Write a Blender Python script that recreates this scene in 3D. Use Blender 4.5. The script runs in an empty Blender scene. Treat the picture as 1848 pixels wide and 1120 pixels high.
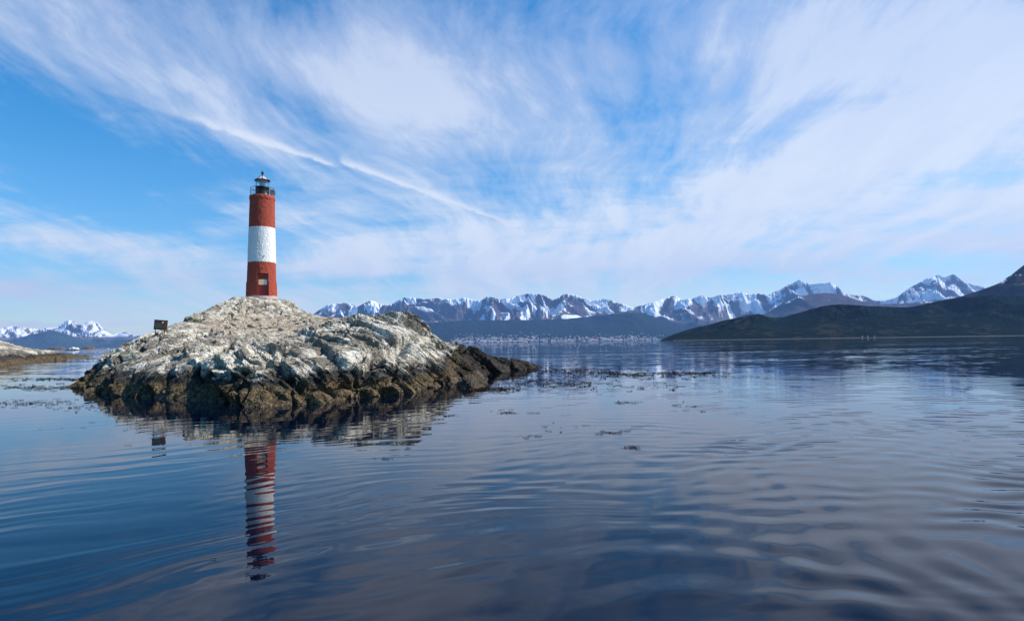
import bpy, bmesh, math, random
import numpy as np
from mathutils import Vector, Matrix, Euler
random.seed(7)
R = math.radians
scene = bpy.context.scene
COL = scene.collection

# ------------------------------------------------------------------ camera
F = 1080.0                       # focal length in photo pixels (1848 wide)
CAMH = 2.2
cam_d = bpy.data.cameras.new('camera')
cam = bpy.data.objects.new('camera', cam_d)
COL.objects.link(cam)
cam_d.sensor_fit = 'HORIZONTAL'
cam_d.sensor_width = 36.0
cam_d.lens = 36.0 * F / 1848.0
cam_d.clip_start = 0.1
cam_d.clip_end = 90000.0
cam.location = (0, 0, CAMH)
CR = Matrix.Rotation(R(90 + 3.02), 3, 'X') @ Matrix.Rotation(R(-0.82), 3, 'Z')
cam.rotation_euler = CR.to_euler()
scene.camera = cam


def ray(px, py):
    v = CR @ Vector(((px - 924) / F, -(py - 560) / F, -1.0))
    return v / v.y


def at(px, py, D):
    v = ray(px, py)
    return Vector((v.x * D, D, CAMH + v.z * D))


def onwater(px, py):
    v = ray(px, py)
    t = CAMH / -v.z
    return (v.x * t, t)


# ------------------------------------------------------------------ light
SUN_EL, SUN_AZ = 44.0, 8.0       # sun stands to the right of the view (+X)
scene.view_settings.view_transform = 'Standard'
scene.view_settings.look = 'None'
scene.view_settings.exposure = 0.30
scene.view_settings.gamma = 1.0
scene.view_settings.use_curve_mapping = False
sd = bpy.data.lights.new('sun', 'SUN')
sd.energy = 4.8
sd.angle = R(0.53)
sd.color = (1.0, 0.955, 0.89)
sun = bpy.data.objects.new('sun', sd)
COL.objects.link(sun)
sdir = Vector((math.cos(R(SUN_EL)) * math.cos(R(SUN_AZ)), math.cos(R(SUN_EL)) * math.sin(R(SUN_AZ)), math.sin(R(SUN_EL))))
sun.rotation_euler = sdir.to_track_quat('Z', 'Y').to_euler()
sun.location = (40, 0, 40)


# ------------------------------------------------------------------ node helper
class NT:
    def __init__(s, tree):
        s.t = tree
        s.n = tree.nodes
        s.l = tree.links
        s.n.clear()

    def put(s, sock, v):
        if v is None:
            return
        if isinstance(v, bpy.types.NodeSocket):
            s.l.new(v, sock)
        else:
            if isinstance(v, (tuple, list)) and len(v) == 3 and getattr(sock, 'type', '') == 'RGBA':
                v = (*v, 1.0)
            sock.default_value = v

    def m(s, op, a, b=None, c=None, clamp=False):
        n = s.n.new('ShaderNodeMath')
        n.operation = op
        n.use_clamp = clamp
        s.put(n.inputs[0], a)
        s.put(n.inputs[1], b)
        s.put(n.inputs[2], c)
        return n.outputs[0]

    def v(s, op, a, b=None, scale=None):
        n = s.n.new('ShaderNodeVectorMath')
        n.operation = op
        s.put(n.inputs[0], a)
        s.put(n.inputs[1], b)
        if scale is not None:
            s.put(n.inputs['Scale'], scale)
        return n.outputs['Value'] if op in ('DOT_PRODUCT', 'LENGTH', 'DISTANCE') else n.outputs['Vector']

    def sep(s, a):
        n = s.n.new('ShaderNodeSeparateXYZ')
        s.put(n.inputs[0], a)
        return n.outputs

    def comb(s, x, y, z=0.0):
        n = s.n.new('ShaderNodeCombineXYZ')
        s.put(n.inputs[0], x)
        s.put(n.inputs[1], y)
        s.put(n.inputs[2], z)
        return n.outputs[0]

    def noise(s, vec, scale, detail=4, rough=0.5, dist=0.0, col=False):
        n = s.n.new('ShaderNodeTexNoise')
        s.put(n.inputs['Vector'], vec)
        s.put(n.inputs['Scale'], scale)
        n.inputs['Detail'].default_value = detail
        n.inputs['Roughness'].default_value = rough
        n.inputs['Distortion'].default_value = dist
        return n.outputs['Color' if col else 'Fac']

    def vor(s, vec, scale, feature='F1', out='Distance'):
        n = s.n.new('ShaderNodeTexVoronoi')
        n.feature = feature
        s.put(n.inputs['Vector'], vec)
        s.put(n.inputs['Scale'], scale)
        return n.outputs[out]

    def ss(s, x, lo, hi, a=0.0, b=1.0):
        n = s.n.new('ShaderNodeMapRange')
        n.interpolation_type = 'SMOOTHSTEP'
        s.put(n.inputs['Value'], x)
        for k, vv in zip(('From Min', 'From Max', 'To Min', 'To Max'), (lo, hi, a, b)):
            s.put(n.inputs[k], vv)
        return n.outputs[0]

    def mix(s, f, a, b, mode='MIX'):
        n = s.n.new('ShaderNodeMix')
        n.data_type = 'RGBA'
        n.blend_type = mode
        s.put(n.inputs[0], f)
        s.put(n.inputs[6], a)
        s.put(n.inputs[7], b)
        return n.outputs[2]

    def attr(s, name):
        n = s.n.new('ShaderNodeAttribute')
        n.attribute_name = name
        return n.outputs['Fac']

    def bump(s, h, strength=0.5, dist=0.05):
        n = s.n.new('ShaderNodeBump')
        s.put(n.inputs['Height'], h)
        n.inputs['Strength'].default_value = strength
        n.inputs['Distance'].default_value = dist
        return n.outputs[0]


def mat(name):
    m = bpy.data.materials.new(name)
    m.use_nodes = True
    return m, NT(m.node_tree)


def finish(t, color, rough=0.8, normal=None, metallic=0.0, **kw):
    b = t.n.new('ShaderNodeBsdfPrincipled')
    t.put(b.inputs['Base Color'], color)
    t.put(b.inputs['Roughness'], rough)
    t.put(b.inputs['Metallic'], metallic)
    for k, v in kw.items():
        t.put(b.inputs[k.replace('_', ' ')], v)
    if normal is not None:
        t.put(b.inputs['Normal'], normal)
    o = t.n.new('ShaderNodeOutputMaterial')
    t.l.new(b.outputs[0], o.inputs['Surface'])
    return b


# ------------------------------------------------------------------ sky
world = bpy.data.worlds.new('World')
scene.world = world
world.use_nodes = True
t = NT(world.node_tree)
tc = t.n.new('ShaderNodeTexCoord')
d = t.v('NORMALIZE', tc.outputs['Generated'])
dx, dy, dz = t.sep(d)[:3]
sky = t.n.new('ShaderNodeTexSky')
sky.sky_type = 'NISHITA'
sky.sun_disc = False
sky.sun_elevation = R(SUN_EL)
sky.sun_rotation = R(90 - SUN_AZ)
sky.altitude = 0
sky.air_density = 1.0
sky.dust_density = 0.25
sky.ozone_density = 2.2
zc = t.m('MAXIMUM', dz, 0.0)
inv = t.m('DIVIDE', 1.0, t.m('ADD', zc, 0.20))
ca, sa = math.cos(R(5)), math.sin(R(5))
gx = t.m('MULTIPLY', t.m('SUBTRACT', t.m('MULTIPLY', dx, ca), t.m('MULTIPLY', dy, sa)), inv)
gy = t.m('MULTIPLY', t.m('ADD', t.m('MULTIPLY', dx, sa), t.m('MULTIPLY', dy, ca)), inv)
warp = t.noise(t.comb(gx, gy, 3.0), 0.7, 3, 0.5, col=True)
wx, wy, wz = t.sep(warp)[:3]
gxw = t.m('MULTIPLY_ADD', t.m('SUBTRACT', wx, 0.5), 0.75, gx)
gyw = t.m('MULTIPLY_ADD', t.m('SUBTRACT', wy, 0.5), 1.0, gy)
gxv = t.m('MULTIPLY_ADD', t.m('SUBTRACT', wx, 0.5), 0.45, gx)
streak = t.noise(t.comb(t.m('MULTIPLY', gxw, 1.7), t.m('MULTIPLY', gyw, 0.85), 7.3), 1.0, 10, 0.62, 0.3)
fibre = t.noise(t.comb(t.m('MULTIPLY', gxw, 6.5), t.m('MULTIPLY', gyw, 1.7), 1.1), 1.0, 8, 0.66)
broad = t.noise(t.comb(t.m('MULTIPLY', gxw, 0.55), t.m('MULTIPLY', gyw, 0.35), 9.0), 1.0, 3, 0.5)
az = t.m('ARCTAN2', dx, dy)
el = t.m('ARCSINE', dz)


def px_azel(px, py):
    v = ray(px, py).normalized()
    return math.atan2(v.x, v.y), math.asin(v.z)


def blob(px, py, rx, ry, amp, ang=0.0):
    """soft bump of cloud cover round a fixed direction of the sky"""
    a0, e0 = px_azel(px, py)
    da = t.m('SUBTRACT', az, a0)
    de = t.m('SUBTRACT', el, e0)
    c, s = math.cos(R(ang)), math.sin(R(ang))
    u = t.m('DIVIDE', t.m('ADD', t.m('MULTIPLY', da, c), t.m('MULTIPLY', de, s)), rx / F)
    w = t.m('DIVIDE', t.m('SUBTRACT', t.m('MULTIPLY', de, c), t.m('MULTIPLY', da, s)), ry / F)
    q = t.m('ADD', t.m('MULTIPLY', u, u), t.m('MULTIPLY', w, w))
    return t.m('MULTIPLY', t.m('EXPONENT', t.m('MULTIPLY', q, -1.0)), amp)


cover = t.m('MULTIPLY_ADD', t.m('SUBTRACT', streak, 0.5), 1.15, 0.47)
cover = t.m('MULTIPLY_ADD', t.m('SUBTRACT', fibre, 0.5), 0.85, cover)
cover = t.m('MULTIPLY_ADD', t.m('SUBTRACT', broad, 0.5), 0.30, cover)
for b in [(760, 170, 240, 110, 0.40, -12), (1650, 120, 330, 150, 0.38, -25), (1250, 360, 330, 90, 0.26, 12),
          (1650, 430, 260, 60, 0.34, 5), (600, 430, 260, 75, 0.18, -8), (200, 520, 320, 60, 0.18, 0),
          (330, 60, 420, 110, 0.20, -10), (1000, 500, 330, 45, 0.25, 0), (150, 425, 260, 30, 0.14, -10), (1100, 450, 500, 70, 0.13, 0), (1500, 330, 330, 50, 0.18, 14), (700, 500, 260, 30, 0.16, 0), (60, 60, 330, 130, 0.20, -10), (430, 200, 200, 60, 0.10, -20), (450, 300, 60, 200, 0.06, -30),
          (180, 310, 280, 85, -0.34, -15), (930, 340, 130, 50, -0.20, -20), (1250, 120, 200, 70, 0.10, 0), (1110, 30, 140, 70, -0.03, 0),
          (1400, 240, 260, 38, -0.26, 18), (1560, 480, 170, 22, -0.20, 0), (620, 510, 160, 26, -0.25, -5),
          (60, 480, 200, 26, -0.30, 0), (330, 590, 190, 22, -0.05, 0), (560, 210, 130, 40, -0.22, -25), (1180, 185, 120, 50, -0.15, 0)]:
    cover = t.m('ADD', cover, blob(*b))
cover = t.m('MULTIPLY_ADD', t.m('SUBTRACT', t.noise(t.comb(t.m('MULTIPLY', az, 3.2), t.m('MULTIPLY_ADD', t.m('MULTIPLY', az, az), 3.0, t.m('MULTIPLY', el, 24.0)), 5.0), 1.0, 8, 0.66), 0.5), t.ss(el, 0.42, 0.10, 0.0, 1.35), cover)
fine = t.noise(t.comb(t.m('MULTIPLY', gxw, 19.0), t.m('MULTIPLY', gyw, 6.0), 2.2), 1.0, 6, 0.7)
cover = t.m('MULTIPLY_ADD', t.m('SUBTRACT', fine, 0.5), 0.30, cover)
mask = t.m('MULTIPLY', t.ss(cover, 0.22, 0.93, 0.0, 0.96), t.ss(el, 0.12, 0.45, 1.0, 0.86))
# clouds only ahead; unseen sky overhead and behind left clear to cut fill light
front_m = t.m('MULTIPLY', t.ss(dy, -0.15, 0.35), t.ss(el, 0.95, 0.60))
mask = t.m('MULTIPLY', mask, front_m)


def contrail(p0, p1, w0, w1, fade0, fade1, seed):
    """a straight trail between two fixed directions of the sky"""
    a, b2 = ray(*p0).normalized(), ray(*p1).normalized()
    n = a.cross(b2).normalized()
    if n.z < 0:
        n = -n
    tt = (b2 - a * a.dot(b2)).normalized()
    L = math.acos(a.dot(b2))
    s = t.m('DIVIDE', t.m('ARCTAN2', t.v('DOT_PRODUCT', d, tuple(tt)), t.v('DOT_PRODUCT', d, tuple(a))), L)
    q = t.v('DOT_PRODUCT', d, tuple(n))
    nz = t.noise(t.comb(t.m('MULTIPLY', s, 16.0), t.m('MULTIPLY', q, 60.0), seed), 1.0, 5, 0.62)
    w = t.m('MULTIPLY_ADD', s, w1 - w0, w0)
    q2 = t.m('MULTIPLY_ADD', t.m('SUBTRACT', nz, 0.5), w0 * 1.1, q)
    up = t.m('GREATER_THAN', q2, 0.0)
    ww = t.m('MULTIPLY', w, t.m('MULTIPLY_ADD', up, 0.9, 0.55))
    g = t.m('DIVIDE', q2, ww)
    g = t.m('EXPONENT', t.m('MULTIPLY', t.m('MULTIPLY', g, g), -1.0))
    win = t.m('MULTIPLY', t.ss(s, 0.0, fade0), t.ss(s, 1.0, 1.0 - fade1))
    return t.m('MULTIPLY', t.m('MULTIPLY', g, win), t.ss(nz, 0.22, 0.55, 0.35, 1.0))


tr = t.m('MAXIMUM', contrail((150, 150), (625, 306), 0.0095, 0.0042, 0.62, 0.10, 2.0),
         contrail((606, 288), (942, 412), 0.0066, 0.0020, 0.04, 0.12, 5.0))
mask = t.m('SUBTRACT', 1.0, t.m('MULTIPLY', t.m('SUBTRACT', 1.0, mask), t.m('SUBTRACT', 1.0, t.m('MULTIPLY', tr, 0.9))))
# low cumulus bank behind the far left range
lowf = t.noise(t.comb(t.m('MULTIPLY', az, 40.0), t.m('MULTIPLY', el, 90.0), 2.0), 1.0, 5, 0.6)
lows = None
for b in [(45, 592, 75, 13, 1.0, 0), (250, 605, 60, 9, 1.0, 0), (560, 560, 120, 16, 0.5, 0)]:
    k = blob(*b)
    lows = k if lows is None else t.m('ADD', lows, k)
low = t.ss(t.m('MULTIPLY_ADD', t.m('SUBTRACT', lowf, 0.5), 1.0, lows), 0.35, 0.75, 0.0, 0.85)
mask = t.m('MAXIMUM', mask, low)
hs = t.n.new('ShaderNodeHueSaturation')
hs.inputs['Saturation'].default_value = 1.48
hs.inputs['Value'].default_value = 1.25
t.l.new(sky.outputs[0], hs.inputs['Color'])
skyc = t.mix(1.0, hs.outputs[0], t.mix(t.ss(el, 0.0, 0.30), (0.93, 1.07, 1.08), (1.08, 1.09, 1.03)), 'MULTIPLY')
ccol = t.mix(t.ss(el, 0.0, 0.50), (7.5, 8.1, 8.1), (4.2, 4.9, 6.5))
ccol = t.mix(t.ss(mask, 0.55, 0.95, 0.0, 0.6), ccol, (7.2, 7.5, 8.0))
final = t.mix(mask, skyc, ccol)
final = t.mix(t.m('MULTIPLY', mask, t.ss(fibre, 0.40, 0.62, 0.22, 0.0)), final, (4.2, 5.0, 6.8))
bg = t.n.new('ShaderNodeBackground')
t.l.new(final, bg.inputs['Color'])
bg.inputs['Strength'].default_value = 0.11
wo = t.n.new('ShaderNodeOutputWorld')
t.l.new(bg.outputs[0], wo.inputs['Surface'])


# ------------------------------------------------------------------ object helpers
def tag(o, label=None, cat=None, group=None, kind=None):
    for k, v in (('label', label), ('category', cat), ('group', group), ('kind', kind)):
        if v:
            o[k] = v
    return o


def link(name, me, parent=None, m=None):
    o = bpy.data.objects.new(name, me)
    COL.objects.link(o)
    if parent:
        o.parent = parent
    if m:
        me.materials.append(m)
    return o


def grid_mesh(name, X, Y, Z, smooth=False, keep=None):
    ny, nx = X.shape
    me = bpy.data.meshes.new(name)
    v = np.stack([X, Y, Z], -1).reshape(-1, 3)
    i = np.arange(ny * nx).reshape(ny, nx)
    q = np.stack([i[:-1, :-1], i[:-1, 1:], i[1:, 1:], i[1:, :-1]], -1).reshape(-1, 4)
    if keep is not None:
        q = q[keep.reshape(-1)]
        used = np.zeros(len(v), bool)
        used[q.reshape(-1)] = True
        remap = np.cumsum(used) - 1
        v = v[used]
        q = remap[q]
    else:
        used = np.ones(len(v), bool)
    me.vertices.add(len(v))
    me.vertices.foreach_set('co', v.astype(np.float32).ravel())
    me.loops.add(len(q) * 4)
    me.loops.foreach_set('vertex_index', q.astype(np.int32).ravel())
    me.polygons.add(len(q))
    me.polygons.foreach_set('loop_start', np.arange(0, len(q) * 4, 4, dtype=np.int32))
    me.polygons.foreach_set('use_smooth', np.full(len(q), smooth))
    me.update(calc_edges=True)
    return me, used


def set_attr(me, name, arr):
    a = me.attributes.new(name, 'FLOAT', 'POINT')
    a.data.foreach_set('value', arr.astype(np.float32).ravel())


# ------------------------------------------------------------------ numpy noise
def hsh(ix, iy, iz, s):
    h = (ix.astype(np.int64) * 374761393 + iy.astype(np.int64) * 668265263 + iz * 2147483647 % 1000003 * 9176 + s * 144269504) & 0xFFFFFFFF
    h = ((h ^ (h >> 13)) * 1274126177) & 0xFFFFFFFF
    h = ((h ^ (h >> 15)) * 2246822519) & 0xFFFFFFFF
    return ((h ^ (h >> 16)) & 0xFFFFFF) / float(0xFFFFFF)


def gnoise(x, y, s=0):
    """2-D gradient noise in about -1..1"""
    ix, iy = np.floor(x), np.floor(y)
    fx, fy = x - ix, y - iy
    u = fx * fx * fx * (fx * (fx * 6 - 15) + 10)
    w = fy * fy * fy * (fy * (fy * 6 - 15) + 10)

    def g(a, b):
        an = hsh(ix + a, iy + b, np.int64(0), s) * 2 * np.pi
        return np.cos(an) * (fx - a) + np.sin(an) * (fy - b)
    return ((g(0, 0) * (1 - u) + g(1, 0) * u) * (1 - w) + (g(0, 1) * (1 - u) + g(1, 1) * u) * w) * 1.5


def fbm(x, y, o=5, s=0, gain=0.5):
    r, a = 0, 1.0
    for k in range(o):
        r = r + a * gnoise(x, y, s + k * 17)
        x, y, a = x * 2.03 + 11.3, y * 2.03 + 4.7, a * gain
    return r


def ridged(x, y, o=6, s=0, gain=0.5):
    r, a, wgt = 0, 1.0, 1.0
    tot = 0
    for k in range(o):
        n = (1 - np.abs(gnoise(x, y, s + k * 31))) ** 2 * wgt
        wgt = np.clip(n * 1.6, 0, 1)
        r = r + a * n
        tot += a
        x, y, a = x * 2.07 + 5.1, y * 2.07 + 9.2, a * gain
    return r / tot


def facets(p, s=0, grad=1.0, step=1.0, bias=(0, 0, 0)):
    """3-D cellular blocks: every cell a tilted plane with its own offset; also the distance to the crack"""
    ip = np.floor(p)
    best = np.full(len(p), 1e9)
    sec = np.full(len(p), 1e9)
    val = np.zeros(len(p))
    hid = np.zeros(len(p))
    for a in (-1, 0, 1):
        for b in (-1, 0, 1):
            for c in (-1, 0, 1):
                cx, cy, cz = ip[:, 0] + a, ip[:, 1] + b, ip[:, 2] + c
                k = (cz.astype(np.int64) * 7919)
                jx, jy, jz = hsh(cx, cy + k, np.int64(1), s), hsh(cx, cy + k, np.int64(2), s), hsh(cx, cy + k, np.int64(3), s)
                ex, ey, ez = p[:, 0] - cx - jx, p[:, 1] - cy - jy, p[:, 2] - cz - jz
                dd = ex * ex + ey * ey + ez * ez
                g1, g2, g3 = (hsh(cx, cy + k, np.int64(q), s) * 2 - 1 for q in (4, 5, 6))
                of = hsh(cx, cy + k, np.int64(7), s) * 2 - 1
                vv = step * of + grad * (g1 * ex + g2 * ey + g3 * ez) + bias[0] * ex + bias[1] * ey + bias[2] * ez
                nb = dd < best
                sec = np.where(nb, best, np.minimum(sec, dd))
                val = np.where(nb, vv, val)
                hid = np.where(nb, hsh(cx, cy + k, np.int64(8), s), hid)
                best = np.where(nb, dd, best)
    return val, np.sqrt(sec) - np.sqrt(best), hid


def sdist(poly, X, Y):
    """signed distance to a closed polygon, positive inside"""
    P = np.array(poly)
    best = np.full(X.shape, 1e9)
    ins = np.zeros(X.shape, bool)
    for i in range(len(P)):
        x0, y0 = P[i]
        x1, y1 = P[(i + 1) % len(P)]
        ex, ey = x1 - x0, y1 - y0
        tt = np.clip(((X - x0) * ex + (Y - y0) * ey) / (ex * ex + ey * ey), 0, 1)
        best = np.minimum(best, np.hypot(X - x0 - tt * ex, Y - y0 - tt * ey))
        c = ((y0 > Y) != (y1 > Y)) & (X < (x1 - x0) * (Y - y0) / (y1 - y0 + 1e-12) + x0)
        ins ^= c
    return np.where(ins, best, -best)


def tps(pts, X, Y, lam=0.02):
    P = np.array(pts, float)
    n = len(P)

    def U(r2):
        return r2 * np.log(r2 + 1e-9)
    r2 = (P[:, None, 0] - P[None, :, 0]) ** 2 + (P[:, None, 1] - P[None, :, 1]) ** 2
    A = np.zeros((n + 3, n + 3))
    A[:n, :n] = U(r2) + lam * np.eye(n)
    A[:n, n] = 1
    A[:n, n + 1:] = P[:, :2]
    A[n:, :n] = A[:n, n:].T
    w = np.linalg.solve(A, np.concatenate([P[:, 2], [0, 0, 0]]))
    Z = w[n] + w[n + 1] * X + w[n + 2] * Y
    for i in range(n):
        Z = Z + w[i] * U((X - P[i, 0]) ** 2 + (Y - P[i, 1]) ** 2)
    return Z


def smin(a, b, k):
    h = np.clip(0.5 + 0.5 * (b - a) / k, 0, 1)
    return b * (1 - h) + a * h - k * h * (1 - h)


# ------------------------------------------------------------------ materials
def rock_material(name, scale=1.0, snowcap=0.0):
    m, t = mat(name)
    geo = t.n.new('ShaderNodeNewGeometry')
    P = geo.outputs['Position']
    N = t.sep(geo.outputs['Normal'])
    zone = t.attr('zone')
    flat = t.attr('flat')
    n1 = t.noise(P, 0.9 * scale, 6, 0.6)
    n2 = t.noise(P, 3.2 * scale, 6, 0.65)
    n3 = t.noise(P, 11.0 * scale, 5, 0.65)
    n4 = t.noise(P, 34.0 * scale, 3, 0.6)
    sepP = t.sep(P)
    ps = t.m('ADD', t.m('MULTIPLY', sepP[0], 0.62), t.m('MULTIPLY', sepP[2], 0.78))
    pt = t.m('SUBTRACT', t.m('MULTIPLY', sepP[0], 0.78), t.m('MULTIPLY', sepP[2], 0.62))
    st_ = t.noise(t.comb(t.m('MULTIPLY', ps, 7.0 * scale), t.m('MULTIPLY', pt, 1.5 * scale), t.m('MULTIPLY', sepP[1], 2.5 * scale)), 1.0, 6, 0.68)
    vo = t.vor(P, 26.0 * scale)
    # tide band: ochre weed and barnacles
    och = t.mix(t.ss(n3, 0.36, 0.62), (0.026, 0.020, 0.013), (0.215, 0.150, 0.076))
    och = t.mix(t.ss(vo, 0.30, 0.12, 0.0, 0.85), och, (0.34, 0.26, 0.15))
    och = t.mix(t.ss(n2, 0.48, 0.60), och, (0.075, 0.050, 0.026))
    och = t.mix(t.ss(n1, 0.56, 0.66, 0, 0.7), och, (0.20, 0.155, 0.10))
    # black lichen band
    blk = t.mix(t.ss(n2, 0.35, 0.65), (0.020, 0.020, 0.018), (0.060, 0.055, 0.046))
    blk = t.mix(t.ss(n3, 0.58, 0.70, 0, 0.6), blk, (0.13, 0.12, 0.09))
    # weathered upper rock
    tone = t.m('MULTIPLY_ADD', t.m('SUBTRACT', n2, 0.5), 0.9, t.attr('tone'))
    up = t.mix(t.ss(tone, 0.15, 0.85), (0.23, 0.198, 0.150), (0.68, 0.605, 0.475))
    up = t.mix(t.ss(st_, 0.575, 0.66, 0, 0.8), up, (0.075, 0.066, 0.054))
    up = t.mix(t.ss(n3, 0.52, 0.68, 0, 0.75), up, (0.15, 0.145, 0.125))
    up = t.mix(t.ss(t.m('MULTIPLY_ADD', t.attr('tone'), 0.14, n1), 0.58, 0.68, 0, 0.75), up, (0.80, 0.735, 0.61))
    up = t.mix(t.ss(t.noise(P, 19.0 * scale, 4, 0.7), 0.585, 0.64, 0, 0.75), up, (0.09, 0.078, 0.06))
    up = t.mix(t.ss(n4, 0.60, 0.72, 0, 0.7), up, (0.09, 0.085, 0.075))
    # soil, nests and gravel on the level ground
    soil = t.mix(t.ss(n3, 0.38, 0.62), (0.38, 0.27, 0.175), (0.64, 0.52, 0.39))
    soil = t.mix(t.ss(n4, 0.56, 0.68, 0, 0.8), soil, (0.13, 0.10, 0.075))
    up = t.mix(t.m('MULTIPLY', flat, t.ss(n2, 0.30, 0.55, 0.35, 1.0)), up, soil)
    # moss and orange lichen
    nm = t.noise(t.v('ADD', P, (31, 17, 5)), 0.42 * scale, 4, 0.6)
    up = t.mix(t.m('MULTIPLY', t.ss(nm, 0.60, 0.66, 0, 0.75), t.ss(n3, 0.40, 0.60)), up, (0.20, 0.21, 0.07))
    nr = t.noise(t.v('ADD', P, (3, 57, 25)), 0.7 * scale, 4, 0.6)
    up = t.mix(t.m('MULTIPLY', t.ss(nr, 0.66, 0.69, 0, 0.8), t.ss(n3, 0.45, 0.55)), up, (0.42, 0.17, 0.08))
    zz = t.m('MULTIPLY_ADD', t.m('SUBTRACT', n1, 0.5), 1.5, zone)
    zz = t.m('MULTIPLY_ADD', t.m('SUBTRACT', n2, 0.5), 0.9, zz)
    c = t.mix(t.ss(zz, 0.50, 0.72), och, blk)
    c = t.mix(t.ss(zz, 0.88, 1.42), c, up)
    weed = t.mix(t.ss(n3, 0.42, 0.62), (0.010, 0.008, 0.006), (0.10, 0.062, 0.028))
    weed = t.mix(t.ss(n2, 0.44, 0.58), weed, (0.022, 0.018, 0.013))
    c = t.mix(t.attr('weed'), c, weed)
    wet = t.ss(zone, 0.02, 0.30, 0.50, 0.95)
    h = t.m('MULTIPLY_ADD', n3, 0.6, t.m('MULTIPLY', n4, 0.4))
    h = t.m('MULTIPLY_ADD', vo, 0.25, h)
    wv_ = t.v('ADD', t.comb(t.m('MULTIPLY', ps, 2.4 * scale), t.m('MULTIPLY', pt, 0.9 * scale), t.m('MULTIPLY', sepP[1], 1.5 * scale)),
              t.v('SCALE', t.noise(P, 2.0 * scale, 3, 0.5, col=True), scale=0.9))
    e1 = t.vor(wv_, 1.0, 'DISTANCE_TO_EDGE')
    e2 = t.vor(wv_, 2.9, 'DISTANCE_TO_EDGE')
    h = t.m('ADD', h, t.m('MULTIPLY', t.ss(e1, 0.0, 0.07, -1.4, 0.0), t.m('SUBTRACT', 1.0, flat)))
    h = t.m('ADD', h, t.ss(e2, 0.0, 0.09, -0.8, 0.0))
    c = t.mix(t.ss(e1, 0.030, 0.006, 0, 0.75), c, (0.03, 0.027, 0.022))
    c = t.mix(t.m('MULTIPLY', t.ss(e2, 0.05, 0.01, 0, 0.7), t.ss(n2, 0.45, 0.55)), c, (0.045, 0.04, 0.033))
    finish(t, c, wet, t.bump(h, 0.65, 0.075 / scale), Specular_IOR_Level=0.12)
    return m


def plain(name, col, rough=0.6, metallic=0.0, var=0.25, sc=6.0, bump=0.15, col2=None, **kw):
    m, t = mat(name)
    tcn = t.n.new('ShaderNodeTexCoord').outputs['Object']
    n = t.noise(tcn, sc, 5, 0.6)
    c2 = col2 or tuple(max(0, x * (1 - var)) for x in col)
    c = t.mix(t.ss(n, 0.35, 0.65), col, c2)
    finish(t, c, rough, t.bump(n, bump, 0.02), metallic, **kw)
    return m


M_rock = rock_material('island rock')
M_iron = plain('black painted iron', (0.022, 0.023, 0.025), 0.45, 0.3)
M_frame = plain('grey glazing bars', (0.25, 0.26, 0.26), 0.5)

# ------------------------------------------------------------------ sea
def ripple(X, Y):
    wx = X + 0.55 * gnoise(X / 3.1, Y / 3.1, 5) + 0.13 * gnoise(X / 1.1, Y / 1.1, 6)
    wy = Y + 0.55 * gnoise(X / 3.1, Y / 3.1, 8) + 0.13 * gnoise(X / 1.1, Y / 1.1, 9)
    r = np.hypot(X, Y)
    z = np.zeros_like(X)
    # rings that spread from the boat the picture is taken from, from several points along its hull
    side = 1 / (1 + np.exp(-(X / (Y + 1.0) - 0.16) * 6.0))
    for cx, cy, lm, am, sd in ((0.6, -1.5, 0.70, 0.0030, 21), (4.0, -3.0, 0.62, 0.0026, 31), (-3.5, -2.5, 0.83, 0.0024, 41), (7.5, -1.0, 0.44, 0.0022, 51)):
        rk = np.hypot(wx - cx, wy - cy)
        ek = np.clip(0.45 + 1.3 * gnoise(X / 2.6 + sd, Y / 3.6, sd), 0.0, 1.5)
        z += am * (0.13 + 2.0 * side) * ek * np.sin(2 * np.pi * rk / lm + sd)
    z += 0.0008 * np.clip(0.3 + gnoise(X / 1.9, Y / 1.9, 22), 0, 1) * np.sin(2 * np.pi * np.hypot(wx - 2, wy + 2) / 0.21)
    # a second train from the far right crossing the first
    r1 = np.hypot(wx - 15.0, wy - 4.0)
    e1 = np.clip(1.35 - r1 / 13.0, 0, 1)
    z += 0.0085 * e1 * np.sin(2 * np.pi * r1 / 0.62)
    # broad faint rings on the left
    r2 = np.hypot(wx - 2.5, wy + 4.0)
    e2 = np.clip(0.35 + 0.9 * gnoise(X / 5, Y / 4, 23), 0.0, 1.2)
    z += 0.0026 * (1.1 - side) * e2 * np.sin(2 * np.pi * r2 / 0.98)
    z += 0.0011 * (1.2 - side) * np.clip(0.5 + gnoise(X / 2.2, Y / 3.0, 27), 0, 1) * np.sin(2 * np.pi * r2 / 0.37)
    # fine wind ruffle
    z += 0.0012 * fbm(X / 1.6, Y / 0.6, 3, 30)
    return z


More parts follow.
